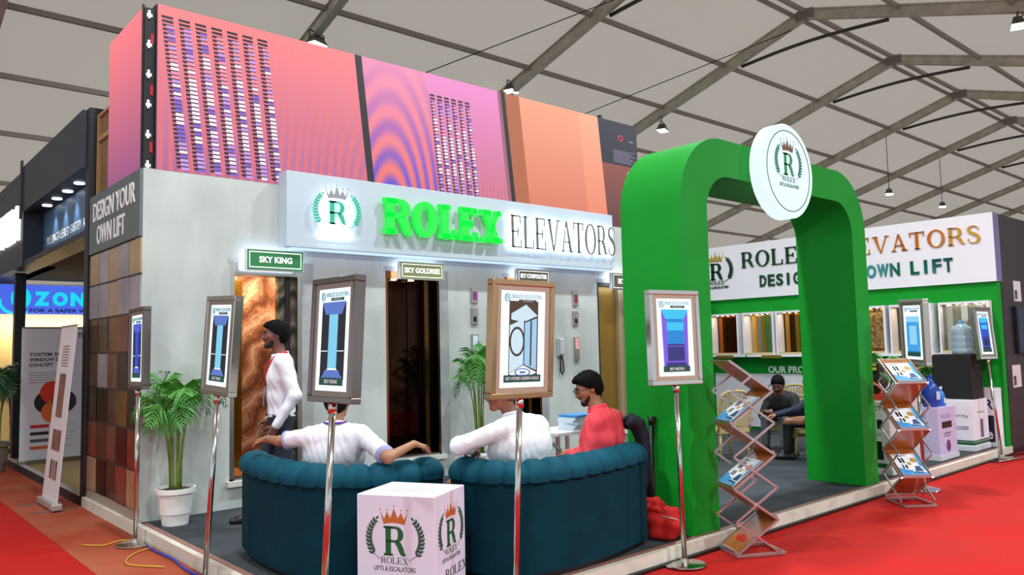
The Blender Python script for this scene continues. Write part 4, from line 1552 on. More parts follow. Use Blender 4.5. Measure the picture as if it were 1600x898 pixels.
# yellow wires round the first poster stand
for i, (lb, cm, pts) in enumerate((('yellow wire on the carpet round the foot of the slim poster stand', 'c9a02c', [(1.72, 7.55), (1.85, 7.40), (2.03, 7.46), (2.22, 7.1), (1.95, 6.9), (1.82, 6.6), (2.0, 6.3)]),
                                  ('blue cable along the white platform edge', '2a3aa8', [(2.12, 7.2), (2.10, 6.9), (2.12, 6.5), (2.09, 6.1), (2.11, 5.7)]))):
    c_ = catmull(pts, 6)
    z0 = .008
    tag(MB().tube([(p.x if i else min(p.x, 2.13), p.y, z0 + .002) for p in c_], .006 if i == 0 else .01, 6).build('floor_wire', mat('wire_' + cm, cm, .4), smooth=True), lb, 'wire')

# bags between the sofa and the arch
def blob(name, c, rad, m, label=None, cat=None, seed=1, parent=None, rough=.12):
    bm = bmesh.new()
    bmesh.ops.create_icosphere(bm, subdivisions=4, radius=1)
    r = random.Random(seed)
    ph = [r.uniform(0, 6) for _ in range(9)]
    for v in bm.verts:
        x, y, z = v.co
        f = 1 + rough * (math.sin(3 * x + ph[0]) * math.cos(4 * y + ph[1]) + .6 * math.sin(7 * z + ph[2] + 3 * x) + .4 * math.sin(9 * y + ph[3] + 5 * z))
        v.co = Vector((x * rad[0] * f, y * rad[1] * f, max(-rad[2] * .82, z * rad[2] * f)))
    me = bpy.data.meshes.new(name)
    bm.to_mesh(me)
    bm.free()
    me.materials.append(m)
    me.polygons.foreach_set('use_smooth', [True] * len(me.polygons))
    o = place(name, me, parent)
    o.location = c
    if label:
        tag(o, label, cat)
    return o


tag_ = thing('red_bag', 'crumpled red cloth bag on the floor between sofa and green arch', 'bag', (4.95, 3.93, PZ))
blob('body', (0, 0, .12), (.13, .17, .14), mat('red_cloth', 'b5130c', .8, bump=.3, bs=14), seed=3, parent=tag_)
blob('flap', (-.06, .03, .25), (.08, .09, .07), mat('red_cloth', 'b5130c', .8, bump=.3, bs=14), seed=5, parent=tag_)
MB().tube([(-.12, -.1, .2), (-.03, -.17, .17), (.05, -.16, .07), (-.02, -.2, .02), (-.1, -.2, .01)], .005, 6).build('drawstring', mat('string_grey', 'b8a8a0', .6), tag_, smooth=True)
t = thing('shoulder_bag', 'navy shoulder bag slung over the end of the sofa', 'bag', (4.93, 4.13, PZ + .30))
NVC = mat('navy_cloth', '0c0f26', .7, bump=.2, bs=20)
MB().tube([(-.16, -.02, .56), (-.10, -.03, .60), (-.03, -.03, .56), (.02, -.03, .46), (.03, -.03, .30), (.02, -.03, .12), (.0, -.03, .02)], [.035, .062, .07, .06, .062, .05, .03], 12).build('body', NVC, t, smooth=True)
MB().tube([(-.20, .0, .60), (-.13, -.02, .63), (-.02, -.05, .60), (.06, -.06, .45)], .018, 8).build('strap', NVC, t, smooth=True)
t = thing('tripod_bag', 'black folded tripod leaning on the green arch', 'tripod', (5.035, 4.12, PZ))
MB().tube([(0, 0, 0.01), (.062, 0, .84)], .022, 10).build('tube', BLACK, t, smooth=True)
MB().tube([(.062, 0, .84), (.068, 0, .91)], [.022, .034], 10).build('head', BLACK, t, smooth=True)
for dx, dy in ((-.02, .03), (.02, -.03)):
    MB().tube([(dx, dy, .01), (.05 + dx * .3, dy * .3, .6)], .012, 8).build('leg', BLACK, t, smooth=True)
# stack of leaflets on a side table behind the coral shirt
t = thing('side_table', 'low white side table behind the person in coral', 'table', (5.2, 5.25, PZ))
MB().box(-.28, .28, -.22, .22, .70, .73).build('top', WHITE, t, bevel=.004)
for sx in (-.25, .25):
    for sy in (-.19, .19):
        MB().box(sx - .015, sx + .015, sy - .015, sy + .015, 0, .70).build('leg', STEEL, t)
for i in range(6):
    o = MB().box(-.15, .15, -.11, .11, 0, .022).build('leaflet_stack', mat('leaflet_blue', '3a86c8', .4) if i == 5 else mat('leaflet_white', 'c9d8e4', .5), None)
    o.location = (5.3 + .006 * (i % 3), 5.15, PZ + .732 + .0225 * i)
    o.rotation_euler = (0, 0, .08 * ((i * 7) % 3 - 1))
    tag(o, 'blue covered bundle on top of the leaflet pile behind the coral shirt' if i == 5 else ('bottom', 'second lowest', 'third lowest', 'fourth lowest', 'second highest')[i] + ' bundle of pale leaflets in the pile on the side table', 'leaflets', 'piled leaflets')

# ---- wicker chairs
WICK = mat('cream_wicker', 'c9b878', .6, col2='a8945a', ns=60, nd=1, bump=.5, bs=150)


def chair(x, y, rz, label):
    t = thing('wicker_chair', label, 'chair', (x, y, PZ), rz, 'cream wicker chairs')
    MB().box(-.23, .23, -.22, .22, .33, .38).build('seat', WICK, t, bevel=.01)
    MB().box(-.24, .24, -.235, -.215, .27, .40).build('seat_apron', WICK, t)
    for sx in (-.21, .21):
        for sy in (-.2, .2):
            MB().tube([(sx, sy, 0), (sx * .97, sy * .97, .34)], .018, 8).build('leg', WICK, t, smooth=True)
    b = MB()
    # back frame, curved, with a pierced pattern of bars
    yy = lambda z: .20 + .12 * (z - .38)
    xx = lambda q, z: q * (.235 if z < .74 else .235 - .5 * (z - .74) ** 1.2)
    pts = [(xx(-1, z), yy(z), z) for z in (.36, .5, .65, .76, .82)] + [(-.12, yy(.87), .865), (0, yy(.88), .875), (.12, yy(.87), .865)] + [(xx(1, z), yy(z), z) for z in (.82, .76, .65, .5, .36)]
    MB().tube(pts, .018, 8).build('back_frame', WICK, t, smooth=True)
    for z in (.40, .44, .48, .52, .56, .64, .72, .80):
        MB().box(-.215, .215, yy(z) - .008, yy(z) + .008, z - (.016 if z < .6 else .011), z + (.016 if z < .6 else .011)).build('back_band', WICK, t)
    for i in range(9):
        x_ = -.18 + .045 * i
        MB().bar((x_, yy(.58), .57), (x_, yy(.84), .845), .016, .012).build('back_strip', WICK, t)
    return t


chair(8.90, 5.98, 158, 'empty cream wicker chair with a pierced back behind the zigzag rack')
chair(9.50, 5.0, -200, 'cream wicker chair under the person in the navy jacket')
chair(10.17, 5.79, -90, 'cream wicker chair under the person looking down')

# ================================================================== the neighbouring stand on the left
NAVY = mat('navy_fascia', '1d2836', .5)
NAVY2 = mat('navy_dark', '0d1420', .5)
nb = struct(MB().box(2.2, 9, 9.62, 16, 0, .1).build('neighbour_floor', mat('pale_wood_floor', 'b5995c', .4, col2='a2864c', ns=2, stretch=(.4, 4, 1))))
MB().box(2.15, 2.2, 9.62, 14.1, 0, .1).build('edge_trim', NAVY2, nb)
MB().box(2.15, 2.22, 9.62, 14.1, .1, .105).build('edge_trim', mat('edge_white', 'b8b4b0', .5), nb)
f = thing('neighbour_fascia', 'navy fascia of the neighbouring stand with a row of downlights', 'fascia')
MB().box(2.12, 2.2, 9.62, 13.1, 3.70, 4.36).build('upper_board', NAVY, f)
MB().box(2.14, 2.60, 13.1, 17.5, 2.93, 4.33).build('end_block', NAVY, f)
MB().box(2.2, 2.60, 9.62, 13.1, 3.70, 3.76).build('soffit', NAVY2, f)
MB().box(2.40, 2.44, 9.62, 13.1, 3.0, 3.70).build('recessed_panel', mat('blue_panel', '4a6c8c', .5), f)
MB().box(2.16, 2.44, 9.62, 13.1, 2.93, 3.0).build('lower_lip', NAVY2, f)
MB().box(2.09, 2.12, 13.06, 13.12, 3.6, 4.45).build('joint_post', NAVY2, f)
for y in (9.9, 10.5, 11.1, 11.7, 12.3):
    o = MB().lathe([(.06, -.012), (.06, 0)], 18, (2.29, y, 3.70)).build('downlight', glow('nb_downlight', 'f0f6ff', 6), f)
    ld = bpy.data.lights.new('spot', 'SPOT')
    ld.energy, ld.spot_size, ld.spot_blend, ld.color, ld.shadow_soft_size = 22, math.radians(80), .6, (.75, .87, 1), .05
    lo = bpy.data.objects.new('downlight_bulb', ld)
    COL.objects.link(lo)
    lo.parent = f
    lo.location = (2.30, y, 3.67)
s = bpy.data.objects.new('fascia_lettering', None)
COL.objects.link(s)
s.parent = f
s.rotation_euler = (0, 0, math.radians(-90))
s.location = (2.40, 13.1, 0)
text('lettering', 'PRE ENGINEERED SYSTEM ALUMINIUM', .12, 3.0, 1.75, 3.20, TEXT_WHITE, s, d=.004)
s = bpy.data.objects.new('lit_lettering', None)
COL.objects.link(s)
s.parent = f
s.rotation_euler = (0, 0, math.radians(-90))
s.location = (2.14, 17.0, 0)
for i, ch in enumerate('TOSTEM'):
    text('letter', ch, .50, .46, .63 + .57 * i, 3.32, glow('tem_letters', 'ffffff', 1.5), s, d=.06, bold=.03)
MB().box(2.16, 2.36, 9.48, 9.62, 0, 4.36).build('corner_post', NAVY2, f)
MB().box(2.2, 2.34, 13.95, 14.1, .1, 2.9).build('front_post', NAVY2, f)
MB().box(2.2, 9, 9.62, 9.7, .1, 4.2).build('partition', NAVY2, f)
MB().box(2.44, 9, 9.7, 15.6, 2.93, 2.98).build('shade_ceiling', mat('shade_black', '05070a', .9), f)  # added ceiling plane, its black stands in for the dim interior
t = thing('plywood_partition', 'raw plywood back of a partition beside the pink video wall', 'partition', (2.26, 8.90, 3.34))
PLY = mat('plywood', '8a6a48', .6, col2='765838', ns=3)
MB().box(0, .03, 0, .56, 0, .93).build('sheet', PLY, t)
MB().box(-.03, 0, .50, .56, 0, .93).build('batten', mat('batten', 'b08a58', .6), t)
MB().box(-.03, 0, .0, .50, .62, .67).build('batten', mat('batten', 'b08a58', .6), t)
MB().box(-.03, 0, .0, .50, .90, .93).build('batten', mat('batten', 'b08a58', .6), t)
# lit sign of the stand beyond
t = thing('lit_sign', 'glowing blue sign with cyan letters on the stand beyond', 'sign', (2.33, 15.9, 2.36))
MB().box(-.9, 2.2, 0, .2, 0, .52).build('box', glow('ozone_blue', '4a6ae8', 1.0), t)
mb = MB().ext([[(.26 + .15 * math.cos(a), .28 + .19 * math.sin(a)) for a in [math.pi / 12 * z for z in range(24)]]], -.03, 0)
mb.ext(ring(.22, .22, .30, .24, .05, .05, 170, 300, 14), -.025, 0)
mb.build('round_mark', glow('ozone_cyan', '18d0e8', 1.1), t)
for i, ch in enumerate('ZONE'):
    text('letter', ch, .25, .24, .58 + .285 * i, .15, glow('ozone_cyan', '18d0e8', 1.1), t, d=.03, bold=.06)
text('tag_line', 'FOR A SAFER WORLD', .07, 1.25, 1.02, .03, glow('ozone_navy', '101a4a', 1), t, d=.006, bold=.03)
struct(MB().box(1.2, 9, 15.95, 16.1, 0, 2.36).build('wall_beyond', mat('cream_wall', 'e8cf90', .6)))
ld = bpy.data.lights.new('stand_light', 'AREA')
ld.shape = 'RECTANGLE'
ld.size, ld.size_y, ld.energy, ld.color = 2.2, .1, 30, (1, .86, .6)
lo = bpy.data.objects.new('sign_underlight', ld)
COL.objects.link(lo)
lo.parent = t
lo.location = (.8, -.25, -.05)
lo.rotation_euler = (math.radians(25), 0, 0)
# upright banner
t = thing('banner_stand', 'wide white roll up banner with overlapping red and black circles', 'banner', (2.14, 13.0, .1))
MB().box(0, .82, -.004, 0, .06, 1.92).build('sheet', mat('banner_white', 'c9ccd6', .5), t)
MB().box(-.01, .83, -.06, .06, 0, .06).build('base', STEEL, t, bevel=.006)
MB().box(0, .82, -.01, .005, 1.92, 1.94).build('top_rail', STEEL, t)
for i, s_ in enumerate(('TOSTEM 360', 'WINDOW DESIGN', 'CONCEPT')):
    text('heading', s_, .052, (.42, .56, .30)[i], .10, 1.52 - .075 * i, LOGO_DARK, t, y=-.004, d=.002, bold=.03, align='L')
text('mark', 'TE', .07, .10, .76, 1.78, LOGO_DARK, t, y=-.004, d=.002, bold=.03)
MB().ext([rect(.10, .52 - .03 * (i % 3), 1.28 - .035 * i, 1.29 - .035 * i) for i in range(5)], -.006, -.004).build('fine_print', mat('print_grey', '8c8c92', .5), t)
for cx, cz_, cm in ((.40, 1.0, 'c8321c'), (.33, .86, '1c1c24'), (.55, .86, '2c2f40'), (.42, .72, 'd0642a')):
    MB().ext([[(cx + .16 * math.cos(a), cz_ + .16 * math.sin(a)) for a in [math.pi / 14 * z for z in range(28)]]], -.006 - .001 * cx, -.004).build('circle', mat('circle_' + cm, cm, .5), t)
for i, cm in enumerate(('b8202a', '1c1c2c', '50525c', 'c85a2a')):
    MB().ext([rect(.13, .36, .50 - .10 * i, .545 - .10 * i)], -.006, -.004).build('colour_bar', mat('bar_' + cm, cm, .5), t)
    MB().ext([rect(.55, .70, .52 - .10 * i, .527 - .10 * i)], -.006, -.004).build('fine_print', mat('print_grey', '8c8c92', .5), t)
# leaning roll-up banner on the aisle
M = Matrix.Translation((1.89, 10.08, 0)) @ Matrix.Rotation(math.radians(-90), 4, 'Z') @ Matrix.Rotation(math.radians(-4.5), 4, 'X')
t = thing('banner_stand', 'narrow roll up banner leaning back on the orange carpet strip', 'banner', M=Matrix.Translation((1.89, 10.08, 0)) @ Matrix.Rotation(math.radians(-90), 4, 'Z'))
MB().box(-.02, .74, -.05, .05, .015, .085).build('base', mat('banner_alu', 'c4c2c0', .35, .7), t, bevel=.012)
for x_ in (.02, .62):
    MB().box(x_, x_ + .04, -.22, .2, .0, .015).build('foot', STEEL, t)
lean = lambda z: .085 * (z - .08) / 1.0
mb = MB()
mb.add([(0, lean(.085) - .0, .085), (.72, lean(.085), .085), (.72, lean(1.93), 1.93), (0, lean(1.93), 1.93), (0, lean(.085) + .006, .085), (.72, lean(.085) + .006, .085), (.72, lean(1.93) + .006, 1.93), (0, lean(1.93) + .006, 1.93)],
       [(0, 1, 2, 3), (7, 6, 5, 4), (0, 3, 7, 4), (1, 5, 6, 2), (3, 2, 6, 7), (0, 4, 5, 1)])
mb.build('sheet', mat('banner_cream', 'd8d2d4', .5), t)


def bq(x0, x1, z0, z1):
    return [(x0, lean(z0) - .003, z0), (x1, lean(z0) - .003, z0), (x1, lean(z1) - .003, z1), (x0, lean(z1) - .003, z1)]


for nm, rs_, cm in (('picture', [(.2, .48, .95, 1.42), (.18, .34, .60, .82), (.36, .56, .60, .82)], '6a4238'), ('picture', [(.22, .32, .30, .50), (.36, .42, .30, .50), (.46, .54, .30, .5)], '5a3a44'), ('fine_print', [(.2, .5, 1.5 + .03 * i, 1.512 + .03 * i) for i in range(8)], '8a6a9a')):
    for r_ in rs_ if nm == 'picture' else [None]:
        mb = MB()
        for q in ([r_] if r_ else rs_):
            mb.add(bq(*q), [(0, 1, 2, 3)])
        mb.build(nm, mat('bp_' + cm, cm, .5, col2='8a5a4a', ns=9), t)
MB().tube([(-.01, lean(1.93) + .003, 1.94), (.73, lean(1.93) + .003, 1.94)], .012, 8).build('top_rail', mat('banner_alu', 'c4c2c0', .35, .7), t)
MB().tube([(.36, .06, .08), (.36, lean(1.93) + .03, 1.93)], .01, 8).build('support_rod', STEEL, t)
t = thing('paper_roll', 'loosely rolled white paper on the neighbouring wooden floor', 'paper roll', (2.36, 9.95, .1))
mb = MB()
P = [[((.05 + .006 * k / 4) * math.cos(k * .5), (.05 + .006 * k / 4) * math.sin(k * .5), z) for z in (.03, .38)] for k in range(26)]
mb.grid(P).build('sheet', mat('paper_white2', 'dcdce0', .6), t, smooth=True)
MB().lathe([(.07, 0), (.07, .03)], 16).build('stand_foot', BLACK, t)

# ================================================================== people (bodies from blended distance fields)
def sdf_mesh(prims, vox, clip=None, bump=None):
    lo = np.full(3, 1e9)
    hi = -lo
    for p in prims:
        r = (max(p[3], p[4]) if p[0] == 'c' else max(p[3])) + p[5] + 3 * vox
        for q in ([p[1], p[2]] if p[0] == 'c' else [p[1]]):
            lo = np.minimum(lo, np.array(q) - r)
            hi = np.maximum(hi, np.array(q) + r)
    n = np.ceil((hi - lo) / vox).astype(int) + 1
    F = np.full(n, .5, np.float32)
    ax = [(lo[i] + vox * np.arange(n[i])).astype(np.float32) for i in range(3)]
    for p in prims:
        k = p[5]
        if p[0] == 'c':
            a, b = np.array(p[1], np.float32), np.array(p[2], np.float32)
            r = max(p[3], p[4]) + k + 3 * vox
            l_, h_ = np.minimum(a, b) - r, np.maximum(a, b) + r
        else:
            a = np.array(p[1], np.float32)
            r = max(p[3]) + k + 3 * vox
            l_, h_ = a - r, a + r
        i0 = np.maximum(0, ((l_ - lo) / vox).astype(int))
        i1 = np.minimum(n, ((h_ - lo) / vox).astype(int) + 2)
        X = ax[0][i0[0]:i1[0], None, None]
        Y = ax[1][None, i0[1]:i1[1], None]
        Z = ax[2][None, None, i0[2]:i1[2]]
        if p[0] == 'c':
            ab = b - a
            L = float(ab @ ab) + 1e-12
            t = np.clip(((X - a[0]) * ab[0] + (Y - a[1]) * ab[1] + (Z - a[2]) * ab[2]) / L, 0, 1)
            d = np.sqrt((X - a[0] - t * ab[0]) ** 2 + (Y - a[1] - t * ab[1]) ** 2 + (Z - a[2] - t * ab[2]) ** 2) - (p[3] + (p[4] - p[3]) * t)
        else:
            Rm = p[2]
            x, y, z = X - a[0], Y - a[1], Z - a[2]
            s = 0
            s2 = 0
            for i in range(3):
                q = (Rm[0][i] * x + Rm[1][i] * y + Rm[2][i] * z) / p[3][i]
                s = s + q * q
                s2 = s2 + (q / p[3][i]) ** 2
            k0 = np.sqrt(s)
            d = k0 * (k0 - 1) / np.maximum(np.sqrt(s2), 1e-6)
        sub = F[i0[0]:i1[0], i0[1]:i1[1], i0[2]:i1[2]]
        h = np.maximum(k - np.abs(sub - d), 0) / max(k, 1e-6)
        F[i0[0]:i1[0], i0[1]:i1[1], i0[2]:i1[2]] = np.minimum(sub, d) - h * h * k * .25
    X, Y, Z = ax[0][:, None, None], ax[1][None, :, None], ax[2][None, None, :]
    if bump:
        F = F + bump(X, Y, Z)
    if clip:
        for c in clip:
            F = np.maximum(F, c(X, Y, Z))
    F = F.astype(np.float32)
    # surface nets
    ins = F < 0
    cs = tuple(m - 1 for m in F.shape)
    cnt = np.zeros(cs, np.int32)
    acc = np.zeros(cs + (3,), np.float32)
    E_ = []
    for axis in range(3):
        s0 = [slice(None)] * 3
        s1 = [slice(None)] * 3
        s0[axis], s1[axis] = slice(0, -1), slice(1, None)
        a, b = F[tuple(s0)], F[tuple(s1)]
        idx = np.argwhere(ins[tuple(s0)] != ins[tuple(s1)])
        va, vb = a[tuple(idx.T)], b[tuple(idx.T)]
        pos = idx.astype(np.float32)
        pos[:, axis] += va / (va - vb)
        o1, o2 = [q for q in range(3) if q != axis]
        for d1 in (0, -1):
            for d2 in (0, -1):
                c = idx.copy()
                c[:, o1] += d1
                c[:, o2] += d2
                ok = (c >= 0).all(1) & (c < np.array(cs)).all(1)
                np.add.at(cnt, tuple(c[ok].T), 1)
                np.add.at(acc, tuple(c[ok].T), pos[ok])
        E_.append((axis, o1, o2, idx, va < 0))
    vid = -np.ones(cs, np.int64)
    cells = np.argwhere(cnt > 0)
    vid[tuple(cells.T)] = np.arange(len(cells))
    V = acc[tuple(cells.T)] / cnt[tuple(cells.T)][:, None] * vox + lo
    Q = []
    for axis, o1, o2, idx, neg in E_:
        c4 = []
        ok = np.ones(len(idx), bool)
        for d1, d2 in ((0, 0), (-1, 0), (-1, -1), (0, -1)):
            c = idx.copy()
            c[:, o1] += d1
            c[:, o2] += d2
            g = (c >= 0).all(1) & (c < np.array(cs)).all(1)
            ok &= g
            c4.append(np.where(g, vid[tuple(np.clip(c, 0, np.array(cs) - 1).T)], -1))
        q = np.stack(c4, 1)
        flip = neg if axis != 1 else ~neg
        q = np.where(flip[:, None], q, q[:, ::-1])
        Q.append(q[ok])
    return V, np.concatenate(Q)


def sdf_obj(name, prims, vox, m, parent, origin, clip=None, bump=None):
    V, Q = sdf_mesh(prims, vox, clip, bump)
    me = bpy.data.meshes.new(name)
    V = V - np.array(origin)
    me.from_pydata(V.tolist(), [], Q.tolist())
    me.materials.append(m)
    me.polygons.foreach_set('use_smooth', [True] * len(me.polygons))
    me.update()
    return place(name, me, parent)


def N(v):
    v = np.array(v, float)
    return v / np.linalg.norm(v)


def frame(f, up=(0, 0, 1)):
    """columns: right, forward, up"""
    f = N(f)
    r = N(np.cross(f, up))
    u = np.cross(r, f)
    return np.stack([r, f, u], 1)


def cap(a, b, ra, rb=None, k=.02):
    return ('c', tuple(a), tuple(b), ra, ra if rb is None else rb, k)


def ell(c, R, rad, k=.02):
    return ('e', tuple(c), R, tuple(rad), 0, k)


def head_prims(c, f, g=0.0):
    R = frame(f)
    P = lambda x, y, z: np.array(c) + R @ np.array((x, y, z))
    out = [ell(P(0, -.015, .03), R, (.073 + g, .093 + g, .088 + g), .03), ell(P(0, .028, -.04), R, (.056 + g, .062 + g, .075 + g), .04)]
    if not g:
        out += [cap(P(-.012, .075, -.098), P(.012, .075, -.098), .017, None, .03), cap(P(0, .088, .018), P(0, .108, -.018), .007, .012, .014),
                cap(P(-.012, .098, -.024), P(.012, .098, -.024), .008, None, .010), cap(P(-.034, .078, .026), P(.034, .078, .026), .010, None, .014),
                cap(P(-.019, .085, -.053), P(.019, .085, -.053), .0075, None, .006), cap(P(-.017, .083, -.066), P(.017, .083, -.066), .008, None, .007),
                cap(P(-.045, .06, -.015), P(-.03, .07, -.02), .016, None, .03), cap(P(.045, .06, -.015), P(.03, .07, -.02), .016, None, .03)]
        for s in (-1, 1):
            out.append(ell(P(s * .076, -.012, -.006), R, (.009, .02, .031), .006))
    return out, P, R


def hand_prims(w, d, n, side, curl=.5, size=1.0, thumb_in=.5):
    """w wrist, d direction of fingers, n palm normal (side the fingers curl to), side +1: thumb on d x n side"""
    d, n = N(d), np.array(n, float)
    n = N(n - d * (n @ d))
    s = np.cross(d, n) * side
    w = np.array(w, float)
    out = []
    k = .008
    for q in (-.026, -.009, .009, .026):
        out.append(cap(w + s * q * .55, w + d * .085 * size + s * q, .017, .012, .012))
    for i, (q, L) in enumerate(((.030, .070), (.010, .080), (-.010, .074), (-.029, .058))):
        p = w + d * .085 * size + s * q
        a = 0.15
        for j, fr in enumerate((.46, .31, .23)):
            a += curl * (.75 if j == 0 else .85)
            v = d * math.cos(a) + n * math.sin(a) + s * q * .8
            p2 = p + N(v) * L * fr * size
            out.append(cap(p, p2, .0095 - .001 * j, .0088 - .001 * j, .004))
            p = p2
    p = w + d * .02 + s * .03
    v1 = N(d * .65 + s * .75 + n * .25)
    p2 = p + v1 * .04 * size
    out.append(cap(w + d * .01 + s * .015, p2, .016, .0115, .012))
    v2 = N(d * .95 + s * .15 + n * thumb_in)
    p3 = p2 + v2 * .033 * size
    out.append(cap(p2, p3, .0105, .010, .005))
    out.append(cap(p3, p3 + N(d + n * thumb_in * 1.3) * .026 * size, .0098, .008, .005))
    return out


def person(label, J, skin, top, bottom, hair, facing, vox=.008, group=None, shoes=None, extra=None, torso_r=1.0, short=False, top_bump=.004, hairstyle='short', hands=True,
           collar=None, tvox=None, legs=True, hand_cfg=None):
    A = {k: np.array(v, float) for k, v in J.items()}
    base = np.array((A['pelvis'][0], A['pelvis'][1], J.get('floor', (0, 0, PZ))[2]))
    t = thing('person', label, 'person', tuple(base))
    tf = N(facing)
    R = frame(tf)
    r = R[:, 0]
    hp, P, HR = head_prims(A['head'], A['look'])
    # ---- skin body
    B = list(hp)
    B.append(cap(A['neck'] - (0, 0, .02), A['head'] - HR[:, 2] * .05 - HR[:, 1] * .02, .056, .05, .03))
    ch = A['chest']
    B += torso(A, R, torso_r, -.012)
    for s in 'LR':
        B.append(cap(A['sh' + s], A['el' + s], .046, .038, .03))
        B.append(cap(A['el' + s], A['wr' + s], .037, .024, .02))
        hd, hn, sd, cu = (hand_cfg or {}).get(s, (A['wr' + s] - A['el' + s], (0, 0, -1), 1 if s == 'L' else -1, .45))
        if hands:
            B += hand_prims(A['wr' + s], hd, hn, sd, cu)
        if legs:
            B += [cap(A['hip' + s], A['kn' + s], .068, .05, .03), cap(A['kn' + s], A['an' + s], .048, .033, .02), cap(A['an' + s], A['an' + s] + (0, 0, -.03), .034, .034, .02)]
    sdf_obj('body', B, vox, skin, t, base)
    # ---- top garment
    T = torso(A, R, torso_r, .012)
    for s in 'LR':
        T.append(cap(A['sh' + s], A['el' + s], .064, .056, .04))
        if not short:
            w = A['el' + s] + (A['wr' + s] - A['el' + s]) * .97
            T.append(cap(A['el' + s], w, .053, .038, .03))
    T.append(cap(A['neck'] - (0, 0, .05), A['neck'] + (0, 0, .0), .072, .064, .03))
    rr = random.Random(len(label))
    ph = [rr.uniform(0, 6) for _ in range(4)]

    def wr(X, Y, Z):
        return top_bump * (np.sin(38 * X + 26 * Z + 9 * np.sin(11 * Y + ph[0]) + ph[1]) * np.cos(31 * Y - 24 * Z + 6 * np.sin(13 * X) + ph[2]))
    clips = []
    nk, up = A['neck'], N(A['neck'] - A['chest'])
    nz = nk + up * .012 - tf * .0

    def neckcut(X, Y, Z):
        return (X - nz[0]) * up[0] + (Y - nz[1]) * up[1] + (Z - nz[2]) * up[2]
    pz = A['pelvis']
    if short:
        for s in 'LR':
            e = A['el' + s]
            d = N(e - A['sh' + s])
            q = e - d * .055
            def cut(X, Y, Z, q=q, d=d, e=e):
                pl = (X - q[0]) * d[0] + (Y - q[1]) * d[1] + (Z - q[2]) * d[2]
                near = (X - e[0]) ** 2 + (Y - e[1]) ** 2 + (Z - e[2]) ** 2 < .15 ** 2
                return np.where(near, pl, -1.0)
            clips.append(cut)
    hemz = J.get('hem', (0, 0, pz[2] - .02))[2]
    def hem(X, Y, Z):
        lat = np.abs((X - pz[0]) * r[0] + (Y - pz[1]) * r[1])
        return np.where(lat + 0 * Z < .19, hemz - Z, -1.0)
    clips.append(hem)
    clips.append(neckcut)
    sdf_obj('shirt', T, tvox or vox, top, t, base, clips, wr)
    # collar ring
    if collar is not None:
        mb = MB()
        pts = []
        for i in range(21):
            a = 2 * math.pi * i / 20
            q = nk + up * (.008 - .016 * math.cos(a)) + r * math.sin(a) * .064 + tf * math.cos(a) * .066 - base
            pts.append(tuple(q))
        mb.tube(pts, .013, 8, cap=False)
        mb.build('collar', collar, t, smooth=True)
    # ---- trousers
    if legs:
        L = [ell(A['pelvis'], R, (.165 * torso_r, .12 * torso_r, .12), .03)]
        for s in 'LR':
            L += [cap(A['hip' + s], A['kn' + s], .088, .068, .05), cap(A['kn' + s], A['an' + s] + (0, 0, .02), .066, .054, .03)]
        sdf_obj('trousers', L, max(vox, .011), bottom, t, base, [lambda X, Y, Z: Z - (hemz + .03) + 0 * X + 0 * Y])
        for s in 'LR':
            a = A['an' + s]
            f2 = N(A.get('toe' + s, a + tf * .2 - (0, 0, .05)) - a)
            f2[2] = 0
            f2 = N(f2)
            z0 = a[2] - .05
            S = [cap((a[0] - f2[0] * .06, a[1] - f2[1] * .06, z0), (a[0] + f2[0] * .10, a[1] + f2[1] * .10, z0 - .005), .042, .044, .02),
                 cap((a[0] + f2[0] * .10, a[1] + f2[1] * .10, z0 - .008), (a[0] + f2[0] * .17, a[1] + f2[1] * .17, z0 - .012), .042, .03, .02),
                 cap((a[0], a[1], z0), (a[0], a[1], z0 + .04), .045, .045, .02)]
            fl = a[2] - .085
            sdf_obj('shoe', S, .009, shoes or BLACK, t, base, [lambda X, Y, Z, fl=fl: fl - Z + 0 * X + 0 * Y])
    # ---- hair
    c = np.array(A['head'])
    hr, hf, hu = HR[:, 0], HR[:, 1], HR[:, 2]
    if hairstyle:
        g = .017
        Hh = [ell(P(0, -.02, .035), HR, (.073 + g, .093 + g, .088 + g), .02), ell(P(0, -.05, -.02), HR, (.06 + g, .055 + g, .07), .03), ell(P(0, .045, .088), HR, (.06, .05, .036), .03)]

        def cut(X, Y, Z):
            y = (X - c[0]) * hf[0] + (Y - c[1]) * hf[1] + (Z - c[2]) * hf[2]
            z = (X - c[0]) * hu[0] + (Y - c[1]) * hu[1] + (Z - c[2]) * hu[2]
            line = np.where(y > -.03, np.clip(-.03 + (y + .03) * .95, -.09, .078), -.085)      # hairline: nape, ears, temple, forehead
            return line - z

        def tex(X, Y, Z):
            return .003 * np.sin(90 * X + 40 * Z) * np.sin(85 * Y - 50 * Z)
        sdf_obj('hair', Hh, .006, hair, t, base, [cut], tex)
    if extra:
        extra(t, A, R, P, HR, base)
    return t


def torso(A, R, k, g):
    pl, ch, nk = A['pelvis'], A['chest'], A['neck']
    mid = (pl + ch) / 2
    r, f = R[:, 0], R[:, 1]
    sc = (A['shR'] + A['shL']) / 2
    out = []
    for c, rx, ry in ((pl, .135, .095), (mid, .135 * k, .10 * k), (ch, .15 * k, .108 * k)):
        out.append(cap(c - r * (rx - .085), c + r * (rx - .085), (ry + g), (ry + g), .05))
    for a, b in ((pl, mid), (mid, ch)):
        for s in (-.05, .05):
            out.append(cap(a + r * s, b + r * s, .095 * k + g, .10 * k + g, .05))
    out.append(cap(A['shL'] + (sc - A['shL']) * .15, A['shR'] + (sc - A['shR']) * .15, .056 + g, .056 + g, .06))
    for s in (-1, 1):
        out.append(cap(ch + r * s * .07, sc + r * s * .09, .095 * k + g, .062 + g, .06))
    out.append(cap(sc, nk - (0, 0, .01), .07 + g, .056 + g, .05))
    return out


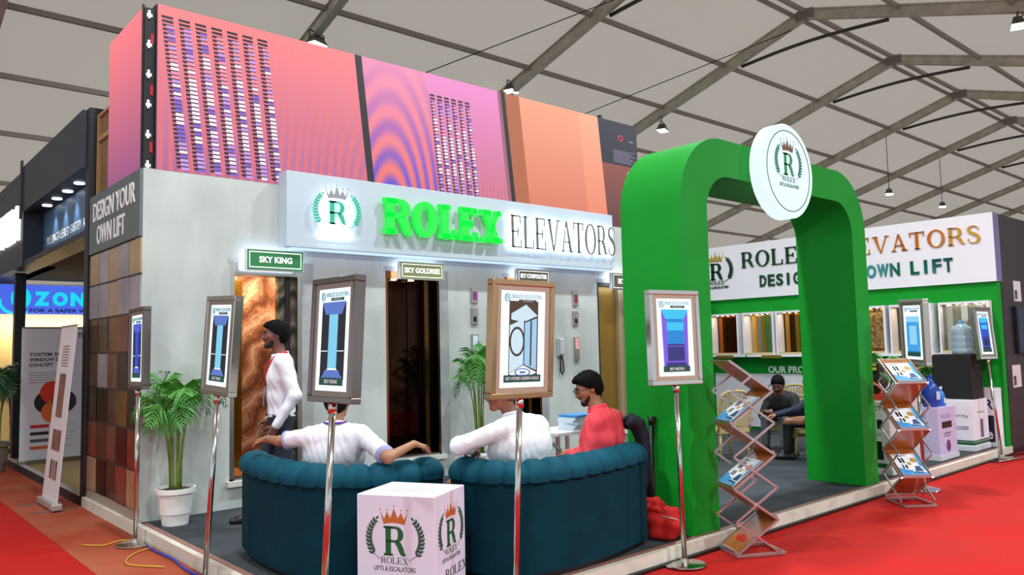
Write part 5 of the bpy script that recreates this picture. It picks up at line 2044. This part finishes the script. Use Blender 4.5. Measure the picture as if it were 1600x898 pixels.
SK1 = mat('skin_brown', '6b4030', .5, col2='74483a', ns=9)
SK2 = mat('skin_tan', '9a6a4c', .5, col2='a07054', ns=9)
SK3 = mat('skin_deep', '7a4a34', .5, col2='845440', ns=9)
HAIR = mat('black_hair', '060505', .8, bump=.3, bs=120, spec=.15)
SHIRTW = mat('white_shirt', 'e8e8f2', .7, bump=.15, bs=25)
SHIRTP = mat('white_printed_shirt', 'e2dfe6', .75, col2='d8cfdc', ns=30, nd=1, lo=.62, hi=.70, bump=.2, bs=22)
KURTA = mat('white_kurta', 'e6ebf0', .75, bump=.2, bs=20)
PINK = mat('coral_shirt', 'e5404e', .75, col2='e94a54', ns=6, bump=.2, bs=22)
NAVYT = mat('navy_trousers', '1c2434', .7, bump=.1, bs=30)
BEIGE = mat('beige_trousers', '8a8478', .75)
GREYT = mat('grey_trousers', '55575e', .75)
NAVJ = mat('navy_jacket', '0f1c3a', .7, bump=.2, bs=25)
BEARD = mat('black_beard', '120d0b', .7)


def face_bits(t, P, HR, base, beard=None, glasses=False, mous=True):
    for s in (-1, 1):
        c = P(s * .032, .0765, .010)
        me = MB().lathe([(.003, -.007), (.008, -.0045), (.0105, 0), (.008, .0045), (.003, .007)], 12, tuple(c - base))
        o = me.build('eye', mat('eye_white', 'a89c94', .4), t, smooth=True)
        q = P(s * .032, .0855, .010) - base
        MB().lathe([(.003, -.006), (.0055, 0), (.003, .006)], 10, tuple(q)).build('iris', BLACK, o)
        MB().tube([tuple(P(s * x, y, z) - base) for x, y, z in ((.014, .094, .030), (.034, .089, .036), (.052, .075, .030))], [.004, .005, .003], 6).build('eyebrow', HAIR, t, smooth=True)
    if beard:
        Bp = [ell(P(0, .028, -.04), HR, (.0595, .0655, .0785), .03), cap(P(-.012, .075, -.098), P(.012, .075, -.098), .0205, None, .03)]
        c = P(0, 0, 0)
        hf, hu = HR[:, 1], HR[:, 2]

        def cut(X, Y, Z):
            y = (X - c[0]) * hf[0] + (Y - c[1]) * hf[1] + (Z - c[2]) * hf[2]
            z = (X - c[0]) * hu[0] + (Y - c[1]) * hu[1] + (Z - c[2]) * hu[2]
            return np.maximum(z + .012 + .85 * np.clip(y, 0, .075), -.005 - y)
        sdf_obj('beard', Bp, .005, beard, t, base, [cut])
    if mous:
        MB().tube([tuple(P(x, y, z) - base) for x, y, z in ((-.026, .086, -.05), (-.012, .098, -.041), (0, .101, -.039), (.012, .098, -.041), (.026, .086, -.05))], [.003, .006, .006, .006, .003], 6).build('moustache', beard or HAIR, t, smooth=True)
    if glasses:
        mb = MB()
        for s in (-1, 1):
            pts = [tuple(P(s * .034 + .022 * math.cos(a), .103, .010 + .019 * math.sin(a)) - base) for a in [2 * math.pi * i / 14 for i in range(15)]]
            mb.tube(pts, .0022, 5)
            mb.tube([tuple(P(s * .056, .103, .014) - base), tuple(P(s * .078, .0, .010) - base)], .0022, 5)
        mb.tube([tuple(P(-.012, .104, .012) - base), tuple(P(.012, .104, .012) - base)], .0022, 5)
        mb.build('glasses', DARK, t)


# ---- standing man in a white shirt
def P1():
    o = np.array((3.12, 6.715, PZ))
    f = N((-.93, .37, 0))
    r = np.array((f[1], -f[0], 0))
    W = lambda x, y, z: tuple(o + r * x + f * y + np.array((0, 0, z)))
    J = dict(pelvis=W(0, 0, .95), chest=W(0, .0, 1.27), neck=W(0, .01, 1.475), head=W(0, .055, 1.655), look=(-.95, .28, -.05),
             shL=W(-.18, -.01, 1.405), shR=W(.18, -.01, 1.405), elL=W(-.245, -.10, 1.12), elR=W(.235, -.03, 1.12), wrL=W(-.22, .06, .86), wrR=W(.20, .10, .88),
             hipL=W(-.09, 0, .90), hipR=W(.09, 0, .90), knL=W(-.10, -.02, .48), knR=W(.10, .16, .49), anL=W(-.10, -.10, .085), anR=W(.10, .24, .085), hem=(0, 0, PZ + .93))

    def ex(t, A, R, P, HR, base):
        face_bits(t, P, HR, base, beard=BEARD)
        q = lambda x, y, z: tuple(np.array(W(x, y, z)) - base)
        RED = mat('red_lanyard', 'c01c24', .6)
        MB().tube([q(-.055, -.05, 1.50), q(-.068, .0, 1.495), q(-.06, .06, 1.46), q(-.045, .115, 1.40), q(-.02, .132, 1.28), q(0, .135, 1.20)], .009, 6).build('lanyard', RED, t, smooth=True)
        MB().tube([q(.055, -.05, 1.50), q(.06, .06, 1.46), q(.045, .115, 1.40), q(.02, .132, 1.28), q(0, .135, 1.20)], .009, 6).build('lanyard', RED, t, smooth=True)
        mb = MB()
        a = [q(-.05, .145, 1.19), q(.05, .145, 1.19), q(.05, .15, 1.03), q(-.05, .15, 1.03)]
        b2 = [q(-.05, .150, 1.19), q(.05, .150, 1.19), q(.05, .155, 1.03), q(-.05, .155, 1.03)]
        mb.add(a + b2, [(0, 1, 2, 3), (7, 6, 5, 4), (0, 4, 5, 1), (1, 5, 6, 2), (2, 6, 7, 3), (3, 7, 4, 0)])
        mb.build('name_card', mat('card_blue', '6f9ad0', .4), t)
        pts = []
        for i in range(25):
            an = 2 * math.pi * i / 24
            pts.append(q(.155 * math.sin(an), .118 * math.cos(an), .955))
        MB().tube(pts, .018, 6, cap=False).build('belt', mat('brown_belt', '2a1814', .5), t, smooth=True)
        MB().tube([q(-.222, .035, .895), q(-.22, .06, .865)], .038, 10).build('cuff', SHIRTW, t, smooth=True)
    person('standing person in a white shirt with red lanyard before the onyx elevator', J, SK1, SHIRTW, NAVYT, HAIR, f, .0065, extra=ex, collar=SHIRTW,
           hand_cfg={'L': (np.array(W(-.21, .12, .76)) - np.array(W(-.22, .06, .86)), r, -1, .4), 'R': (np.array(W(.19, .15, .78)) - np.array(W(.20, .10, .88)), -r, 1, .4)})


# ---- seated man with outstretched arms
def seated(o, f, zs=.41):
    f = N((f[0], f[1], 0))
    r = np.array((f[1], -f[0], 0))
    o = np.array((o[0], o[1], PZ))
    return f, r, (lambda x, y, z: tuple(o + r * x + f * y + np.array((0, 0, z))))


def P2():
    f, r, W = seated((2.73, 5.02), (.55, .83))
    J = dict(pelvis=W(0, .16, .53), chest=W(0, .03, .80), neck=W(0, .02, .985), head=W(.02, .06, 1.145), look=(.75, .65, -.05),
             shL=W(-.19, .0, .905), shR=W(.19, .0, .905), elL=(2.455, 5.30, .975), elR=(2.80, 4.445, .90), wrL=(2.43, 5.47, .98), wrR=(3.02, 4.47, .965),
             hipL=W(-.09, .18, .52), hipR=W(.09, .18, .52), knL=W(-.14, .60, .50), knR=W(.14, .60, .50), anL=W(-.14, .64, .085), anR=W(.14, .64, .085), hem=(0, 0, PZ + .50))

    def ex(t, A, R, P, HR, base):
        face_bits(t, P, HR, base, mous=True)
        MB().tube([(x - base[0], y - base[1], z - base[2]) for x, y, z in ((2.405, 5.44, .985), (2.43, 5.44, 1.008), (2.455, 5.43, .985))], .008, 6).build('wrist_band', CHROME, t, smooth=True)
        q = lambda p: tuple(np.array(p) - base)
        pts = [q(W(.075 * math.sin(a), .02 - .085 * math.cos(a), 1.0 + .0 * a)) for a in [math.pi * (i / 10 - .5) for i in range(11)]]
        MB().tube(pts, .008, 6).build('collar_stripe', mat('purple_trim', '5a2a98', .6), t, smooth=True)
        for s in 'LR':
            e, sh = A['el' + s], A['sh' + s]
            d = N(e - sh)
            c = e - d * .057
            MB().tube([tuple(c - d * .012 - base), tuple(c + d * .012 - base)], .0655, 16).build('sleeve_hem', mat('lilac_trim', '9c9cc4', .6), t, smooth=True)
    person('seated person in a printed white short sleeved shirt with arms along the sofa', J, SK2, SHIRTP, NAVYT, HAIR, f, .0075, extra=ex, short=True, torso_r=1.12, collar=SHIRTP,
           hand_cfg={'L': ((-.03, .2, -.02), (.2, .0, -1), 1, .25), 'R': ((.12, .02, -.03), (0, .1, -1), -1, .35)})


def P3():
    f, r, W = seated((3.70, 4.14), (-.12, .99))
    J = dict(pelvis=W(0, .12, .53), chest=W(0, .02, .82), neck=W(-.04, .05, 1.025), head=W(-.11, .10, 1.19), look=(-.86, .42, -.22),
             shL=W(-.19, .0, .945), shR=W(.19, .0, .935), elL=(3.20, 4.21, .955), elR=W(.27, .05, .68), wrL=(3.40, 4.34, .90), wrR=W(.16, .30, .60),
             hipL=W(-.09, .14, .52), hipR=W(.09, .14, .52), knL=W(-.14, .56, .50), knR=W(.14, .56, .50), anL=W(-.14, .6, .085), anR=W(.14, .6, .085), hem=(0, 0, PZ + .46))

    def ex(t, A, R, P, HR, base):
        face_bits(t, P, HR, base, beard=mat('henna_beard', '8a5a3c', .8), glasses=True)
        C_ = [ell(P(0, -.02, .045), HR, (.094, .114, .092), .02)]
        c = P(0, 0, .05)
        hu = HR[:, 2]
        sdf_obj('skull_cap', C_, .006, mat('white_cap', 'e4e4ee', .7), t, base, [lambda X, Y, Z: -((X - c[0]) * hu[0] + (Y - c[1]) * hu[1] + (Z - c[2]) * hu[2])])
    person('seated person in a white tunic and skull cap leaning on the teal sofa', J, SK3, KURTA, BEIGE, mat('grey_hair', '2c2624', .6), f, .0075, extra=ex, torso_r=1.32, collar=KURTA)


def P4():
    f, r, W = seated((4.57, 4.14), (-.28, .96))
    J = dict(pelvis=W(0, .10, .53), chest=W(0, .03, .80), neck=W(-.01, .06, 1.015), head=W(-.04, .125, 1.165), look=(-.80, .48, -.38),
             shL=W(-.185, .01, .92), shR=W(.185, .01, .92), elL=W(-.24, .05, .64), elR=W(.23, .03, .64), wrL=W(-.10, .27, .66), wrR=W(.06, .30, .66),
             hipL=W(-.09, .12, .52), hipR=W(.09, .12, .52), knL=W(-.12, .54, .50), knR=W(.12, .54, .50), anL=W(-.12, .58, .085), anR=W(.12, .58, .085), hem=(0, 0, PZ + .50))

    def ex(t, A, R, P, HR, base):
        face_bits(t, P, HR, base, beard=BEARD, glasses=True)
    person('seated person in a coral pink shirt looking down at a phone', J, SK2, PINK, NAVYT, HAIR, f, .0075, extra=ex, collar=PINK, torso_r=1.1)
    p = W(-.09, .375, .70)
    t = thing('phone', 'dark phone held by the person in the coral shirt', 'phone', M=Matrix.Translation(p) @ Matrix.Rotation(math.radians(30), 4, 'Z') @ Matrix.Rotation(math.radians(-50), 4, 'X'))
    MB().box(-.038, .038, -.004, .004, -.03, .12).build('body', BLACK, t, bevel=.003)
    MB().box(-.034, .034, -.005, -.004, -.025, .115).build('display', glow('phone_screen', '3a4658', .6), t)


def P5():
    f, r, W = seated((10.12, 5.78), (-.85, -.1))
    J = dict(pelvis=W(0, -.02, .50), chest=W(0, .12, .66), neck=W(0, .20, .78), head=W(0, .27, .90), look=(-.80, -.25, -.45),
             shL=W(-.17, .16, .72), shR=W(.17, .16, .72), elL=W(-.24, .26, .48), elR=W(.24, .26, .48), wrL=W(-.10, .46, .52), wrR=W(.10, .46, .55),
             hipL=W(-.09, .0, .47), hipR=W(.09, .0, .47), knL=W(-.13, .42, .48), knR=W(.13, .42, .48), anL=W(-.13, .44, .085), anR=W(.13, .44, .085), hem=(0, 0, PZ + .46))
    person('seated person in dark clothes bowing the head under the product poster', J, SK1, mat('dark_shirt', '15161c', .7), GREYT, HAIR, f, .01, extra=lambda t, A, R, P, HR, b: face_bits(t, P, HR, b))


def P6():
    f, r, W = seated((9.55, 4.95), (-.35, .92))
    J = dict(pelvis=W(0, -.02, .48), chest=W(0, .06, .68), neck=W(.02, .10, .86), head=W(.04, .14, 1.0), look=(-.4, .9, -.2),
             shL=W(-.18, .07, .79), shR=W(.18, .07, .79), elL=W(-.30, .27, .64), elR=W(.22, .22, .58), wrL=W(-.36, .52, .58), wrR=W(.1, .44, .56),
             hipL=W(-.09, .0, .47), hipR=W(.09, .0, .47), knL=W(-.13, .42, .47), knR=W(.13, .42, .47), anL=W(-.13, .44, .085), anR=W(.13, .44, .085), hem=(0, 0, PZ + .42))
    person('person in a navy jacket seated half behind the green arch post', J, SK2, NAVJ, mat('black_trousers', '101014', .7), HAIR, f, .01)


def P7():
    o = np.array((2.42, 14.75, .1))
    f = N((.8, .6, 0))
    r = np.array((f[1], -f[0], 0))
    W = lambda x, y, z: tuple(o + r * x + f * y + np.array((0, 0, z)))
    J = dict(pelvis=W(0, 0, .93), chest=W(0, .0, 1.2), neck=W(0, .01, 1.40), head=W(0, .04, 1.55), look=tuple(f), shL=W(-.18, 0, 1.32), shR=W(.18, 0, 1.32),
             elL=W(-.25, -.02, 1.06), elR=W(.25, -.02, 1.06), wrL=W(-.2, .16, .95), wrR=W(.2, .16, .95), hipL=W(-.09, 0, .88), hipR=W(.09, 0, .88),
             knL=W(-.1, .02, .48), knR=W(.1, .02, .48), anL=W(-.1, 0, .085), anR=W(.1, 0, .085), hem=(0, 0, .98))
    person('person in a pale shirt standing inside the neighbouring stand', J, SK1, SHIRTW, NAVYT, HAIR, f, .012)


for fn in (P1, P2, P3, P4, P5, P6, P7):
    fn()
